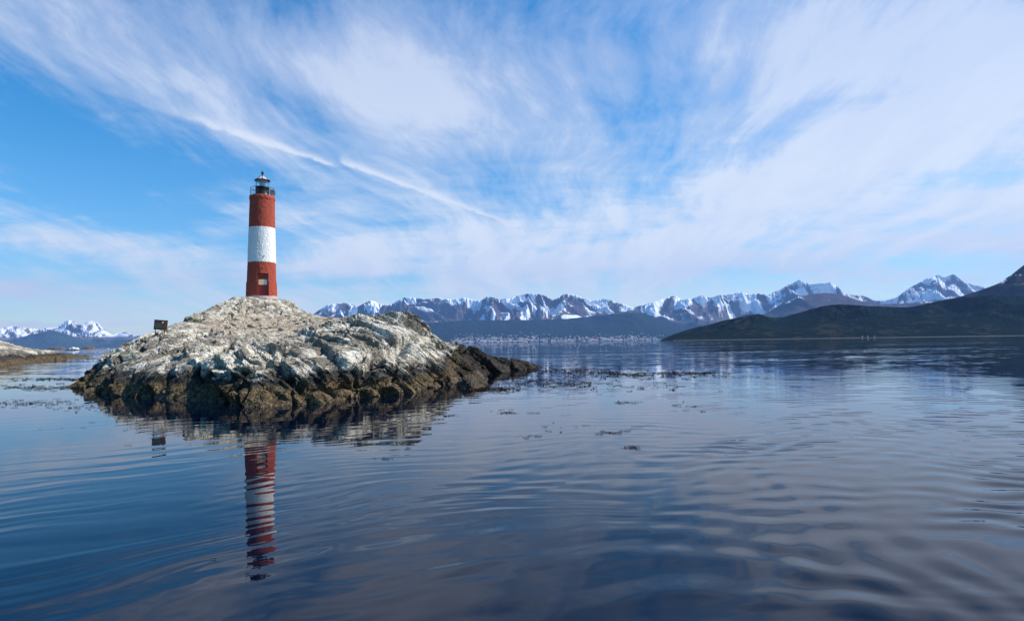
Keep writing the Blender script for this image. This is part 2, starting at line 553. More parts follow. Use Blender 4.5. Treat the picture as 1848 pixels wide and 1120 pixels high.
def build_sea():
    th = np.concatenate([np.linspace(-82, -50, 60, endpoint=False), np.linspace(-50, 50, 1150), np.linspace(50, 82, 61)[1:]])
    th = np.radians(th)
    rs = [1.2]
    while rs[-1] < 75:
        r = rs[-1]
        rs.append(r + min(max(r * r / 1316 * 0.75, 0.012), 0.075 + max(0, r - 35) * 0.004))
    rs = np.array(rs)
    T, Rr = np.meshgrid(th, rs)
    X, Y = np.sin(T) * Rr, np.cos(T) * Rr
    Z = ripple(X, Y)
    Z = Z * np.clip(11.0 / (Rr + 2.0), 0.20, 1.0)
    fade = np.clip((72 - Rr) / 30, 0, 1) * np.clip((Rr - 1.2) / 0.8, 0, 1) * np.clip((R(82) - np.abs(T)) / R(8), 0, 1)
    Z = Z * fade
    me, _ = grid_mesh('sea', X, Y, Z, smooth=True)
    # the rest of the sheet, flat, out to the horizon and round behind the boat
    bm = bmesh.new()
    bm.from_mesh(me)
    def sheet(r_list, a_list):
        rows = [[bm.verts.new((math.sin(a) * r, math.cos(a) * r, 0)) for a in a_list] for r in r_list]
        for i in range(len(rows) - 1):
            for j in range(len(a_list) - 1):
                f = bm.faces.new((rows[i][j], rows[i][j + 1], rows[i + 1][j + 1], rows[i + 1][j]))
                f.smooth = True
    n = len(th)
    sheet([rs[-1], 200, 800, 3000, 9000, 24000, 60000], [float(a) for a in th[::10]] + [float(th[-1])])
    sheet([0.0001, rs[-1], 800, 9000, 60000], [float(a) for a in np.radians(np.linspace(82, 278, 25))])
    sheet([0.0001, 1.2], [float(a) for a in np.radians(np.linspace(-82, 82, 12))])
    bm.normal_update()
    for f in bm.faces:
        if f.normal.z < 0:
            f.normal_flip()
    bm.to_mesh(me)
    bm.free()
    return me


m_sea, t = mat('sea water')
geo = t.n.new('ShaderNodeNewGeometry')
P = geo.outputs['Position']
px_, py_, _z = t.sep(P)[:3]
rr = t.v('LENGTH', P)
a1 = t.noise(t.comb(t.m('MULTIPLY', px_, 0.55), py_, 0), 5.5, 3, 0.55, col=True)
a2 = t.noise(t.comb(t.m('MULTIPLY', px_, 0.45), py_, 4), 1.35, 3, 0.5, col=True)
a3 = t.noise(t.comb(t.m('MULTIPLY', px_, 0.25), py_, 9), 0.35, 2, 0.5, col=True)
patch = t.noise(t.comb(t.m('MULTIPLY', px_, 0.009), t.m('MULTIPLY', py_, 0.050), 1), 1.0, 5, 0.6)
patch2 = t.noise(t.comb(t.m('MULTIPLY', px_, 0.0007), t.m('MULTIPLY', py_, 0.0035), 3), 1.0, 3, 0.55)
half = (0.5, 0.5, 0.5)
far = t.ss(rr, 22, 90)
calm = t.ss(t.m('MULTIPLY_ADD', t.m('SUBTRACT', patch, 0.5), 1.0, patch2), 0.36, 0.60, 0.18, 1.15)
s1 = t.v('SCALE', t.v('SUBTRACT', a1, half), scale=t.m('MULTIPLY', calm, t.m('MULTIPLY_ADD', far, 0.034, 0.004)))
s2 = t.v('SCALE', t.v('SUBTRACT', a2, half), scale=t.m('MULTIPLY', calm, t.m('MULTIPLY_ADD', far, 0.12, 0.004)))
s3 = t.v('SCALE', t.v('SUBTRACT', a3, half), scale=t.m('MULTIPLY', t.m('MULTIPLY', far, calm), 0.075))
a4 = t.noise(t.comb(t.m('MULTIPLY', px_, 0.14), py_, 5), 0.11, 2, 0.5, col=True)
s4 = t.v('SCALE', t.v('SUBTRACT', a4, half), scale=t.m('MULTIPLY', t.ss(rr, 40, 160), 0.060))
s3 = t.v('ADD', s3, s4)
sl = t.v('MULTIPLY', t.v('ADD', t.v('ADD', s1, s2), s3), (1.0, 1.0, 0.0))
nrm = t.v('NORMALIZE', t.v('ADD', geo.outputs['Normal'], sl))
finish(t, (0.0002, 0.0030, 0.012), 0.015, nrm, IOR=1.30)
sea = link('sea', build_sea(), None, m_sea)
tag(sea, kind='structure')


# ------------------------------------------------------------------ rocky islands
def rock_island(name, poly, pts, res, reef=None, flatz=2.4, amp=1.0, slope=1.15, seed=0, cell=1.0, material=None, kflat=None, lim=None, zsc=1.0):
    P = np.array(poly)
    x0, y0 = P.min(0) - 1.5
    x1, y1 = P.max(0) + 1.5
    xs = np.arange(x0, x1, res)
    ys = [y0]
    while ys[-1] < y1:               # coarser rows on the side nobody can see
        ys.append(ys[-1] + res * (1.0 if ys[-1] < y0 + (y1 - y0) * 0.6 else 2.0))
    X, Y = np.meshgrid(xs, np.array(ys))
    sd_ = sdist(poly, X, Y) + 0.45 * cell * fbm(X / 1.9 / cell, Y / 1.9 / cell, 4, seed + 3) * 1.0
    T = tps(pts, X, Y)
    Cf = np.where(sd_ > 0, slope * sd_, 1.3 * sd_)
    Z = smin(Cf, T, 0.6 * cell)
    Z = np.maximum(Z, -1.6)
    base = Z.copy()
    gy_, gx_ = np.gradient(Z, np.array(ys), xs)
    nl = np.sqrt(gx_ ** 2 + gy_ ** 2 + 1)
    NX, NY, NZ = -gx_ / nl, -gy_ / nl, 1 / nl
    p = np.stack([X, Y, Z], -1).reshape(-1, 3)

    xm = (P[:, 0].min() + P[:, 0].max()) / 2
    x_, y_, z_ = p[:, 0], p[:, 1], p[:, 2]
    wmix = 1 / (1 + np.exp(-(x_ - xm - 0.5 + 2.5 * gnoise(x_ / 6, y_ / 6, 77)) * 3.0))
    disp = np.zeros(len(p))
    tone = np.full(len(p), 0.5)

    def slabs(sc, tc, lam, L, sd):
        """tilted slabs: a saw-tooth across the bedding, broken into lengths along it; height 0..1 and a tone per slab"""
        q = sc / lam + 0.55 * gnoise(sc / lam / 2.3, tc / L / 1.3, sd) + 0.25 * gnoise(x_ / L, y_ / L, sd + 1)
        i = np.floor(q)
        fr = q - i
        o = np.int64(0)
        sg = tc / L + 5.0 * hsh(i, i * 0, o, sd + 2) + 0.35 * gnoise(sc / lam, tc / L * 2, sd + 3)
        j = np.floor(sg)
        fj = sg - j
        am = hsh(i, j, o, sd + 4)
        of = hsh(i, j, o, sd + 5)
        tn = hsh(i, j, o, sd + 6)
        edge = np.clip(fr / 0.05, 0, 1)
        # a notch at the joints between neighbouring slabs
        joint = np.clip(np.minimum(fj, 1 - fj) * L / (0.10 * lam), 0, 1)
        return (0.25 + 0.75 * am) * (1 - fr) ** 0.8 * edge + 0.45 * of - 0.30 * (1 - joint), tn

    rough_m = np.clip(0.62 + 0.9 * gnoise(x_ / 3.3, y_ / 3.3, seed + 70), 0.18, 1.15)
    sA, tA = 0.60 * x_ + 0.74 * z_ + 0.28 * y_, 0.76 * x_ - 0.62 * z_ - 0.15 * y_
    sB, tB = -0.50 * x_ + 0.80 * z_ + 0.30 * y_, 0.82 * x_ + 0.50 * z_ + 0.1 * y_
    for lam, L, A, k in ((2.3, 5.5, 0.50, 0), (0.95, 2.4, 0.36, 1), (0.42, 1.1, 0.185, 2), (0.19, 0.5, 0.075, 3)):
        lam, L, A = lam * cell, L * cell, A * cell
        ha, ta = slabs(sA, tA, lam, L, seed + 10 * k)
        hb, tb_ = slabs(tB, sB, lam * 1.1, L * 0.45, seed + 10 * k + 200)
        mm = rough_m if k else 1.0
        disp += A * mm * (wmix * (ha - 0.55) + (1 - wmix) * (hb - 0.55))
        tone += (0.25, 0.45, 0.55, 0.45)[k] * ((wmix * ta + (1 - wmix) * tb_) - 0.5)
    f, cr, hid = facets(p / np.array([0.8, 0.8, 0.6]) / cell + seed, seed + 3, 0.5, 0.5)
    disp += 0.15 * cell * f * rough_m
    tone += 0.3 * (hid - 0.5)
    # deep fissures
    fs = np.abs(gnoise((0.6 * x_ + 0.75 * z_) / 1.9 / cell + 0.2 * gnoise(x_, y_, 3), (0.75 * x_ - 0.6 * z_) / 5.5 / cell, seed + 91))
    disp -= 0.50 * cell * np.exp(-(fs / 0.045) ** 2)
    fs = np.abs(gnoise((0.8 * x_ - 0.5 * z_) / 1.3 / cell + 0.2 * gnoise(x_, y_, 7), (0.55 * x_ + 0.8 * z_ + 0.4 * y_) / 3.2 / cell, seed + 95))
    disp -= 0.32 * cell * np.exp(-(fs / 0.05) ** 2) * np.clip(0.3 + 1.5 * gnoise(x_ / 4, y_ / 4, seed + 96), 0, 1)
    disp += 0.030 * cell * fbm(p[:, 0] * 3, p[:, 1] * 3, 4, 55)
    disp = disp.reshape(X.shape) * amp
    fl = np.zeros_like(X)
    if kflat is not None:
        fl = kflat(X, Y)
        disp = disp * (1 - 0.72 * fl) + fl * 0.10 * np.maximum(fbm(X * 2.2, Y * 2.2, 4, 61), -0.1)
    if lim is not None:
        disp = lim(X, Y, disp)
    env = np.clip((base + 1.6) / 1.0, 0, 1)
    X2 = X + NX * disp * env
    Y2 = Y + NY * disp * env
    Z2 = Z + NZ * disp * env
    keepv = Z2 > -1.0
    kq = keepv[:-1, :-1] | keepv[1:, :-1] | keepv[:-1, 1:] | keepv[1:, 1:]
    me, used = grid_mesh(name, X2, Y2, Z2, keep=kq)
    zone = Z2 * zsc
    if reef is not None:
        zone = zone - reef(X, Y)
    set_attr(me, 'zone', zone.ravel()[used])
    set_attr(me, 'tone', tone[used])
    set_attr(me, 'flat', np.clip(fl, 0, 1).ravel()[used])
    set_attr(me, 'weed', np.clip((reef(X, Y) - 0.8) / 1.0, 0, 1).ravel()[used] if reef is not None else zone.ravel()[used] * 0)
    o = link(name, me, None, material or M_rock)
    return o, (xs, np.array(ys), base)


TOWER = at(472, 537, 53)
front = [(113, 701), (150, 706), (200, 714), (250, 717), (300, 719), (350, 723), (400, 728), (440, 732), (500, 732), (560, 729),
         (610, 724), (650, 719), (700, 713), (750, 706), (790, 699), (812, 693), (824, 684), (845, 681), (880, 676), (910, 671), (945, 667), (975, 664), (984, 661)]
poly = [onwater(*q) for q in front] + [(3.0, 51.5), (0.6, 55), (-3, 60), (-8, 65), (-16, 67), (-24, 64), (-29, 56), (-29.5, 48), (-28, 41), (-26.6, 36.5)]
tops = [(190, 655, 35.5), (215, 635, 36.5), (250, 613, 37.5), (270, 606, 37), (290, 600, 37), (320, 581, 42), (350, 568, 47), (380, 557, 50), (420, 542, 52.5),
        (472, 538, 53), (444, 539, 53), (502, 539, 53), (472, 541, 51.3), (525, 546, 53.5), (546, 562, 53.5), (556, 574, 54), (420, 560, 48), (470, 562, 49), (520, 563, 50.5),
        (470, 585, 45), (530, 590, 44), (430, 588, 44), (580, 576, 48), (600, 573, 50), (380, 588, 42), (340, 598, 39), (420, 605, 37), (500, 607, 36),
        (560, 598, 37), (590, 590, 37), (640, 571, 41), (700, 573, 40), (740, 578, 39.5), (770, 583, 39), (792, 594, 38), (806, 608, 37.5), (819, 630, 37.5),
        (700, 590, 35), (640, 600, 33), (740, 610, 33), (700, 635, 28.5), (620, 632, 27.5), (600, 650, 25), (540, 635, 27), (480, 645, 25.5), (400, 640, 27),
        (340, 645, 28), (300, 640, 30), (250, 650, 31), (210, 670, 31), (165, 684, 32.5), (770, 650, 31), (800, 655, 33),
        (830, 644, 41), (843, 641, 43), (856, 636, 44), (870, 640, 44.5), (884, 648, 45), (905, 654, 46.5), (925, 654, 47.5), (955, 653, 48.8), (972, 657, 49.5)]
pts = [tuple(at(*q)) for q in tops] + [(-4, 52, 1.3), (-2, 56, 0.5), (-7, 58, 2.2), (-14, 62, 3), (-22, 60, 3.2), (-27, 50, 2.8), (-26.5, 42, 2.2), (0, 52, 0.5)]


def gauss(X, Y, p, r):
    return np.exp(-((X - p[0]) ** 2 + (Y - p[1]) ** 2) / r ** 2)


def reef_f(X, Y):
    a = 1 / (1 + np.exp(-(X + 0.118 * Y - 1.05 + 0.5 * gnoise(X / 1.5, Y / 1.5, 12)) * 4.0))
    return 2.6 * a


def flat_f(X, Y):
    a = np.zeros_like(X)
    for q, r in (((480, 585, 45), 4.2), ((540, 580, 46), 3.6), ((430, 590, 43), 2.6), ((600, 574, 48), 2.8), ((510, 597, 40), 3.0), ((650, 575, 42), 2.4)):
        a = np.maximum(a, gauss(X, Y, at(*q), r))
    return np.clip(a * 1.35 - 0.15, 0, 1)


def lim_f(X, Y, dsp):
    g = np.exp(-np.maximum(np.hypot(X - TOWER.x, Y - TOWER.y) - 1.5, 0) ** 2 / 0.8)
    side = 1 / (1 + np.exp(-(Y - 40) / 3.0))
    return dsp * (1 - 0.92 * g) * (1 - 0.25 * side) * (1 - 0.04 * reef_f(X, Y))


island, isl = rock_island('rocky_island', poly, pts, 0.054, reef_f, amp=1.0, kflat=flat_f, lim=lim_f, seed=2)
tag(island, 'pale craggy rock island with dark wet foot that carries the lighthouse', 'island')


def ground_z(ob, x, y):
    hit, loc, nn, idx = ob.ray_cast(Vector((x, y, 30)), Vector((0, 0, -1)))
    return loc.z if hit else 0.0


# small rock in front of the reef
sr = [onwater(*q) for q in [(820, 697), (835, 703), (858, 705), (876, 698), (884, 688), (872, 682), (845, 684)]]
shore_rock, _ = rock_island('shore_rock', sr, [(*(at(850, 684, 29.6))[:2], 0.50), (*(at(838, 690, 29)[:2]), 0.40), (*(at(868, 689, 29)[:2]), 0.32)], 0.035,
                            reef=lambda X, Y: 1.15 + 0 * X, amp=0.42, slope=0.8, seed=9, cell=0.5)
tag(shore_rock, 'low brown weed-covered rock in the water in front of the dark reef', 'rock')

# rock island at the left edge
lp = [onwater(*q) for q in [(-160, 668), (-90, 664), (0, 658), (40, 655), (80, 651), (110, 649), (133, 646)]] + [(-112, 160), (-140, 165), (-170, 150), (-150, 95), (-120, 78)]
lt = [tuple(at(*q)) for q in [(-100, 622, 100), (-50, 614, 105), (0, 624, 105), (15, 622, 108), (28, 624, 110), (45, 629, 114), (70, 633, 118), (88, 635, 122), (100, 636, 126), (112, 640, 130), (122, 641, 134), (-60, 640, 85), (0, 642, 95)]]
left_isle, _ = rock_island('rocky_islet', lp, lt, 0.26, amp=0.8, slope=0.9, seed=21, cell=1.6, zsc=0.82)
tag(left_isle, 'pale topped rock island with brown foot cut by the left edge of the photo', 'island')

# ------------------------------------------------------------------ mountains and hills
def terrain(name, sil, D0, Dc, D2, rows, step_px, m, rough=0.45, size=1500.0, power=1.0, seed=0, kind='structure', jag=0.0, wid=1.0, back=0.35):
    s = np.array(sil, float)
    px = np.arange(s[0, 0], s[-1, 0] + 0.1, step_px)
    py = np.interp(px, s[:, 0], s[:, 1])
    if jag:
        py = py - jag * (fbm(px / 34.0, px * 0 + seed, 5, seed + 90, 0.62)) * np.clip((s[:, 1].max() - py) / 20.0, 0, 1)
    rays = np.array([ray(a, b) for a, b in zip(px, py)])
    u, tgt = rays[:, 0], rays[:, 2]
    f = np.linspace(0, 1, rows)
    Yr = D0 + (D2 - D0) * f ** 0.9
    U, Y = np.meshgrid(u, Yr)
    X = U * Y
    te = np.clip((Y - D0) / (Dc - D0), 0, 1) ** power
    tb = np.clip((Y - Dc) / (D2 - Dc), 0, 1)
    env = te * (1 - tb * (1 - back))
    wx_ = X + 0.35 * size * gnoise(X / size, Y / size, seed + 1)
    wy_ = Y + 0.35 * size * gnoise(X / size, Y / size, seed + 2)
    rg = ridged((wx_ + 0.5 * wy_) / size / wid, (wy_ - 0.3 * wx_) / size / 1.5, 7, seed + 5, 0.55)
    H = env * (1 - rough + rough * 1.9 * rg)
    q = H / Y
    peak = q.max(0)
    tg = np.maximum(tgt, 0.0) + 1e-5
    kw = max(2, int(22 / step_px))
    ker = np.exp(-np.linspace(-2, 2, 2 * kw + 1) ** 2)
    ker /= ker.sum()
    sc = np.convolve(np.pad(tg / peak, kw, mode='edge'), ker, 'valid')
    H = H * sc[None, :]
    # the rest of the fit only touches the ground near the skyline
    for _ in range(3):
        q = H / Y
        pk = q.max(0)
        wgt = np.clip(q / pk[None, :], 0, 1) ** 5
        H = H * (1 + (tg / pk - 1)[None, :] * wgt)
    # heights must rise from a little under the water
    Z = H - 3.0 * (1 - np.clip(te * 12, 0, 1))
    gl = ridged((wx_ + 0.4 * wy_) / size * 4.2, (wy_ - 0.3 * wx_) / size * 1.5, 6, seed + 50, 0.62)
    me, _ = grid_mesh(name, X, Y, Z, smooth=True)
    set_attr(me, 'gully', rg.ravel())
    set_attr(me, 'detail', gl.ravel())
    o = link(name, me, None, m)
    tag(o, kind=kind)
    return o, (u, Yr, Z)


def mountain_material(name, snowline, soft, forest_line, rockc=(0.20, 0.165, 0.16), fore=(0.030, 0.045, 0.030), size=1.0, amount=0.0, scar=0.0):
    m, t = mat(name)
    geo = t.n.new('ShaderNodeNewGeometry')
    P = geo.outputs['Position']
    z = t.sep(P)[2]
    nz = t.sep(geo.outputs['Normal'])[2]
    gl, dt = t.attr('gully'), t.attr('detail')
    k = 0.001 * size
    n1 = t.noise(P, 1.6 * k, 5, 0.6)
    n2 = t.noise(P, 7.0 * k, 6, 0.65)
    n3 = t.noise(P, 26.0 * k, 5, 0.6)
    hh = t.m('DIVIDE', t.m('SUBTRACT', z, snowline), soft)
    sn = t.m('ADD', hh, t.m('MULTIPLY', t.m('SUBTRACT', n1, 0.5), 1.8))
    sn = t.m('ADD', sn, t.m('MULTIPLY', t.m('SUBTRACT', n2, 0.5), 2.0))
    sn = t.m('ADD', sn, t.m('MULTIPLY', t.m('SUBTRACT', n3, 0.5), 5.5))
    sn = t.m('ADD', sn, t.m('MULTIPLY', t.m('SUBTRACT', 0.36, dt), 8.0))
    sn = t.m('ADD', sn, t.m('MULTIPLY', t.m('SUBTRACT', nz, 0.80), 2.0))
    sn = t.m('ADD', sn, amount)
    snow = t.m('MULTIPLY', t.ss(sn, 0.20, 0.80), t.ss(hh, 0.0, 0.25))
    rock = t.mix(t.ss(n2, 0.35, 0.65), rockc, tuple(c * 0.6 for c in rockc))
    fz = t.m('ADD', t.m('SUBTRACT', z, forest_line), t.m('MULTIPLY', t.m('SUBTRACT', n2, 0.5), forest_line * 0.55))
    fo = t.mix(t.ss(n3, 0.4, 0.62), fore, tuple(c * 2.2 for c in fore))
    if scar:
        fo = t.mix(t.ss(t.m('ADD', t.m('MULTIPLY', n1, 0.5), t.m('MULTIPLY', n2, 0.5)), 0.535, 0.60, 0, scar), fo, (0.10, 0.08, 0.055))
    c = t.mix(t.ss(fz, -0.10 * forest_line, 0.12 * forest_line), fo, rock)
    c = t.mix(snow, c, (0.86, 0.88, 0.92))
    finish(t, c, 0.95, Specular_IOR_Level=0.0)
    return m


m_far = mountain_material('snowy range', 300, 300, 250, size=2.0, rockc=(0.12, 0.098, 0.105), amount=0.35)
m_farleft = mountain_material('distant snowy range', 210, 200, 170, size=1.2, amount=1.5)
m_town = mountain_material('forested foothill', 5000, 100, 420, fore=(0.010, 0.017, 0.017))
m_near = mountain_material('dark wooded hill', 230, 130, 160, fore=(0.0042, 0.0082, 0.0066), rockc=(0.026, 0.022, 0.022), size=5.0, scar=0.22, amount=-0.6)
m_mid = mountain_material('brown mid hill', 420, 240, 300, rockc=(0.085, 0.065, 0.065), size=2.0, amount=-0.55)
m_low = mountain_material('low brown islet ground', 9000, 10, 1, rockc=(0.20, 0.13, 0.09), size=60)

sil_main = [(520, 600), (556, 574), (575, 560), (592, 549), (612, 546), (628, 546), (645, 553), (660, 546), (672, 541), (684, 547), (700, 551), (715, 543), (728, 537), (745, 536),
            (775, 539), (790, 537), (815, 539), (835, 537), (858, 540), (868, 541), (880, 533), (900, 540), (915, 538), (935, 533), (955, 529), (972, 530), (988, 535), (998, 541), (1018, 530),
            (1034, 531), (1052, 536), (1068, 542), (1092, 538), (1112, 545), (1140, 553), (1163, 550), (1180, 545), (1194, 539), (1217, 533), (1230, 539), (1250, 538), (1266, 532),
            (1280, 537), (1301, 531), (1320, 530), (1335, 526), (1351, 530), (1370, 529), (1385, 533), (1408, 521), (1422, 513), (1443, 505), (1456, 510), (1470, 512), (1484, 511),
            (1498, 509), (1508, 514), (1523, 528), (1540, 533), (1558, 533), (1575, 541), (1590, 543), (1615, 537), (1630, 527), (1646, 517), (1668, 504), (1684, 497), (1695, 495),
            (1706, 500), (1720, 494), (1732, 502), (1740, 508), (1755, 512), (1768, 516), (1784, 520), (1800, 530), (1850, 545), (1900, 560)]
terrain('mountain_range', sil_main, 8600, 11500, 14000, 260, 0.9, m_far, rough=0.60, size=1350, power=1.1, seed=4, jag=1.1, wid=0.85)
sil_fl = [(-120, 600), (-60, 590), (0, 592), (16, 589), (31, 588), (50, 592), (73, 593), (90, 591), (104, 588), (113, 582), (121, 576), (130, 578), (140, 585), (151, 584), (158, 580), (166, 578),
          (176, 581), (184, 589), (192, 597), (203, 604), (213, 600), (223, 597), (232, 601), (243, 605), (265, 606), (300, 604), (360, 610)]
terrain('mountain_range', sil_fl, 10500, 13000, 15500, 120, 0.8, m_farleft, rough=0.6, size=1100, seed=14, jag=0.9, wid=0.8)
# blue hills in front of the far left range
m_bh = mountain_material('blue distant hill', 290, 160, 400, fore=(0.03, 0.05, 0.055), amount=-0.2)
terrain('hill', [(-80, 606), (0, 617), (25, 612), (52, 604), (75, 599), (90, 596), (104, 597), (120, 602), (138, 609), (160, 617), (185, 627)], 8200, 9300, 10200, 60, 1.5, m_bh, rough=0.2, size=1500, seed=24)
terrain('hill', [(150, 626), (185, 622), (213, 616), (240, 611), (270, 605), (294, 598), (330, 592), (420, 588), (560, 585), (640, 600)], 7600, 9200, 10200, 60, 2.0, m_bh, rough=0.25, size=1500, seed=34)
# slope above the town
town_hill, TH = terrain('hill', [(560, 604), (700, 590), (800, 580), (860, 577), (950, 577), (1020, 575), (1080, 569), (1120, 563), (1147, 558), (1165, 566), (1200, 577), (1235, 588), (1290, 598), (1340, 606)],
                        6900, 8900, 9800, 110, 2.0, m_town, rough=0.22, size=1300, power=1.5, seed=44)
# brown hills under the great peaks
terrain('hill', [(1215, 606), (1262, 586), (1300, 580), (1352, 571), (1380, 566), (1412, 547), (1440, 535), (1466, 530), (1490, 528), (1515, 530), (1545, 540), (1580, 549), (1640, 546), (1700, 540), (1790, 534), (1880, 540)],
        6600, 8000, 9200, 100, 1.6, m_mid, rough=0.28, size=1100, seed=54)
# the big shoulder rising out of frame on the right
terrain('hill', [(1590, 575), (1640, 556), (1700, 542), (1740, 532), (1768, 523), (1790, 515), (1803, 510), (1830, 491), (1848, 477), (1900, 450), (1990, 430), (2120, 420), (2400, 470)],
        2250, 3000, 3600, 110, 2.0, m_near, rough=0.3, size=460, seed=64)
# dark wooded headland
terrain('headland', [(1190, 613.5), (1203, 607), (1217, 601), (1240, 594), (1262, 588), (1286, 583), (1305, 577), (1324, 573), (1350, 567), (1370, 565), (1385, 570), (1400, 572), (1416, 571), (1440, 563), (1466, 556),
                    (1485, 551), (1504, 548), (1525, 548), (1542, 549), (1570, 551), (1600, 552), (1630, 553), (1646, 552), (1675, 546), (1700, 540), (1738, 535), (1791, 531), (1848, 533), (2000, 540), (2200, 560)],
        1500, 2050, 2500, 150, 1.2, m_near, rough=0.36, size=280, power=0.85, seed=74, jag=0.7)

# pale strip of beach at the foot of the headland
m_beach = plain('shingle beach', (0.040, 0.038, 0.034), 0.9, sc=0.01)
uu = np.linspace(ray(1215, 610)[0], ray(2050, 600)[0], 400)
yy = np.stack([1480 + 0 * uu, 1484 + 0 * uu, 1515 + 0 * uu])
wob = 4 * gnoise(uu * 40, uu * 0, 3)
XB, YB = np.stack([uu] * 3) * yy, yy + wob
ZB = np.stack([0 * uu - 0.3, 0.45 + 0.55 * gnoise(uu * 90, uu * 0, 5), 1.2 + 0 * uu])
me, _ = grid_mesh('beach', XB, YB, ZB, smooth=True)
tag(link('beach', me, None, m_beach), kind='structure')


def simple_islet(name, x0, x1, top, D, depth, m, label, seed, tops=None):
    s = tops or [(x0, 0.0), (x0 + (x1 - x0) * 0.2, 0.6), (x0 + (x1 - x0) * 0.45, 1.0), (x0 + (x1 - x0) * 0.75, 0.85), (x1, 0.0)]
    px = np.linspace(x0, x1, 90)
    hf = np.interp(px, [a for a, _b in s], [b for _a, b in s])
    u = np.array([ray(a, 620)[0] for a in px])
    f = np.linspace(-1, 1, 22)
    U, Fd = np.meshgrid(u, f)
    Hf = np.stack([hf] * 22) * np.sqrt(np.clip(1 - Fd ** 2, 0, 1))
    Y = D + Fd * depth * (0.3 + 0.7 * np.stack([hf] * 22))
    Z = Hf * top * (0.85 + 0.3 * fbm(U * 220, Fd * 2, 4, seed)) - 0.4
    me, _ = grid_mesh(name, U * Y, Y, Z, smooth=False)
    set_attr(me, 'zone', np.clip(Z / max(top, 0.1) * 2.6, 0, 4).ravel())
    set_attr(me, 'flat', Z.ravel() * 0)
    set_attr(me, 'gully', Z.ravel() * 0)
    set_attr(me, 'detail', Z.ravel() * 0 + 0.5)
    o = link(name, me, None, m)
    tag(o, label, 'islet')
    return o


m_white = plain('guano white rock', (0.80, 0.80, 0.78), 0.9, sc=0.12, col2=(0.62, 0.61, 0.58))
simple_islet('islet', 80, 124, 9.0, 1900, 30, m_low, 'low brown islet far off behind the white-topped one, nearer the left edge', 3)
simple_islet('islet', 144, 176, 8.5, 1750, 25, m_low, 'dark brown rounded islet far off just right of the white-topped islet', 5)
m_dark = plain('dark wet rock', (0.03, 0.027, 0.025), 0.8, sc=0.3)
wi = simple_islet('islet', 119, 147, 4.1, 760, 11, m_white, 'small islet capped bright white on a dark base in the far left channel', 7)
wb_ = simple_islet('rock_base', 112, 150, 2.1, 754, 15, m_dark, 'x', 8)
for k_ in ('label', 'category'):
    del wb_[k_]
wb_.parent = wi

# ------------------------------------------------------------------ the lighthouse
def lathe(name, prof, m, parent, seg=48, smooth=True, rough=0.0):
    me = bpy.data.meshes.new(name)
    bm = bmesh.new()
    rings = []
    for r, z in prof:
        if r < 1e-5:
            rings.append([bm.verts.new((0, 0, z))])
        else:
            rings.append([bm.verts.new((r * math.cos(2 * math.pi * i / seg), r * math.sin(2 * math.pi * i / seg), z)) for i in range(seg)])
    for a, b in zip(rings, rings[1:]):
        for i in range(seg):
            j = (i + 1) % seg
            q = [a[i % len(a)], a[j % len(a)], b[j % len(b)], b[i % len(b)]]
            q = [v for k, v in enumerate(q) if v not in q[:k]]
            if len(q) > 2:
                f = bm.faces.new(q)
                f.smooth = smooth
    bmesh.ops.recalc_face_normals(bm, faces=bm.faces)
    bm.to_mesh(me)
    bm.free()
    return link(name, me, parent, m)


def tube(bm, pts, r, seg=8, closed=False):
    rings = []
    n = len(pts)
    for i, p in enumerate(pts):
        a = pts[(i - 1) % n] if (closed or i > 0) else p
        b = pts[(i + 1) % n] if (closed or i < n - 1) else p
        dr = (Vector(b) - Vector(a)).normalized()
        up = Vector((0, 0, 1)) if abs(dr.z) < 0.9 else Vector((1, 0, 0))
        s = dr.cross(up).normalized()
        w = s.cross(dr)
        rings.append([bm.verts.new(Vector(p) + r * (math.cos(2 * math.pi * k / seg) * s + math.sin(2 * math.pi * k / seg) * w)) for k in range(seg)])
    m = n if closed else n - 1
    for i in range(m):
        A, B = rings[i], rings[(i + 1) % n]
        for k in range(seg):
            bm.faces.new((A[k], A[(k + 1) % seg], B[(k + 1) % seg], B[k]))
    if not closed:
        bm.faces.new(rings[0][::-1])
        bm.faces.new(rings[-1])


def box(bm, c, s, rot=None):
    vs = bmesh.ops.create_cube(bm, size=1.0)['verts']
    for v in vs:
        v.co = Vector((v.co.x * s[0], v.co.y * s[1], v.co.z * s[2]))
        if rot is not None:
            v.co = rot @ v.co
        v.co += Vector(c)
    return vs


def bm_obj(name, fn, m, parent=None, bevel=0.0):
    bm = bmesh.new()
    fn(bm)
    if bevel:
        bmesh.ops.bevel(bm, geom=list(bm.edges), offset=bevel, segments=2, affect='EDGES')
    bmesh.ops.recalc_face_normals(bm, faces=bm.faces)
    me = bpy.data.meshes.new(name)
    bm.to_mesh(me)
    bm.free()
    return link(name, me, parent, m)


lh = bpy.data.objects.new('lighthouse', None)
COL.objects.link(lh)
tz = TOWER.z
lh.location = (TOWER.x, TOWER.y, tz)
# local -Y faces the camera
lh.rotation_euler = (0, 0, -math.atan2(TOWER.x, TOWER.y) + 0.0)
lh.scale = (0.93, 0.93, 1.0)
tag(lh, 'red and white banded round lighthouse with black lantern on the rock island', 'lighthouse')

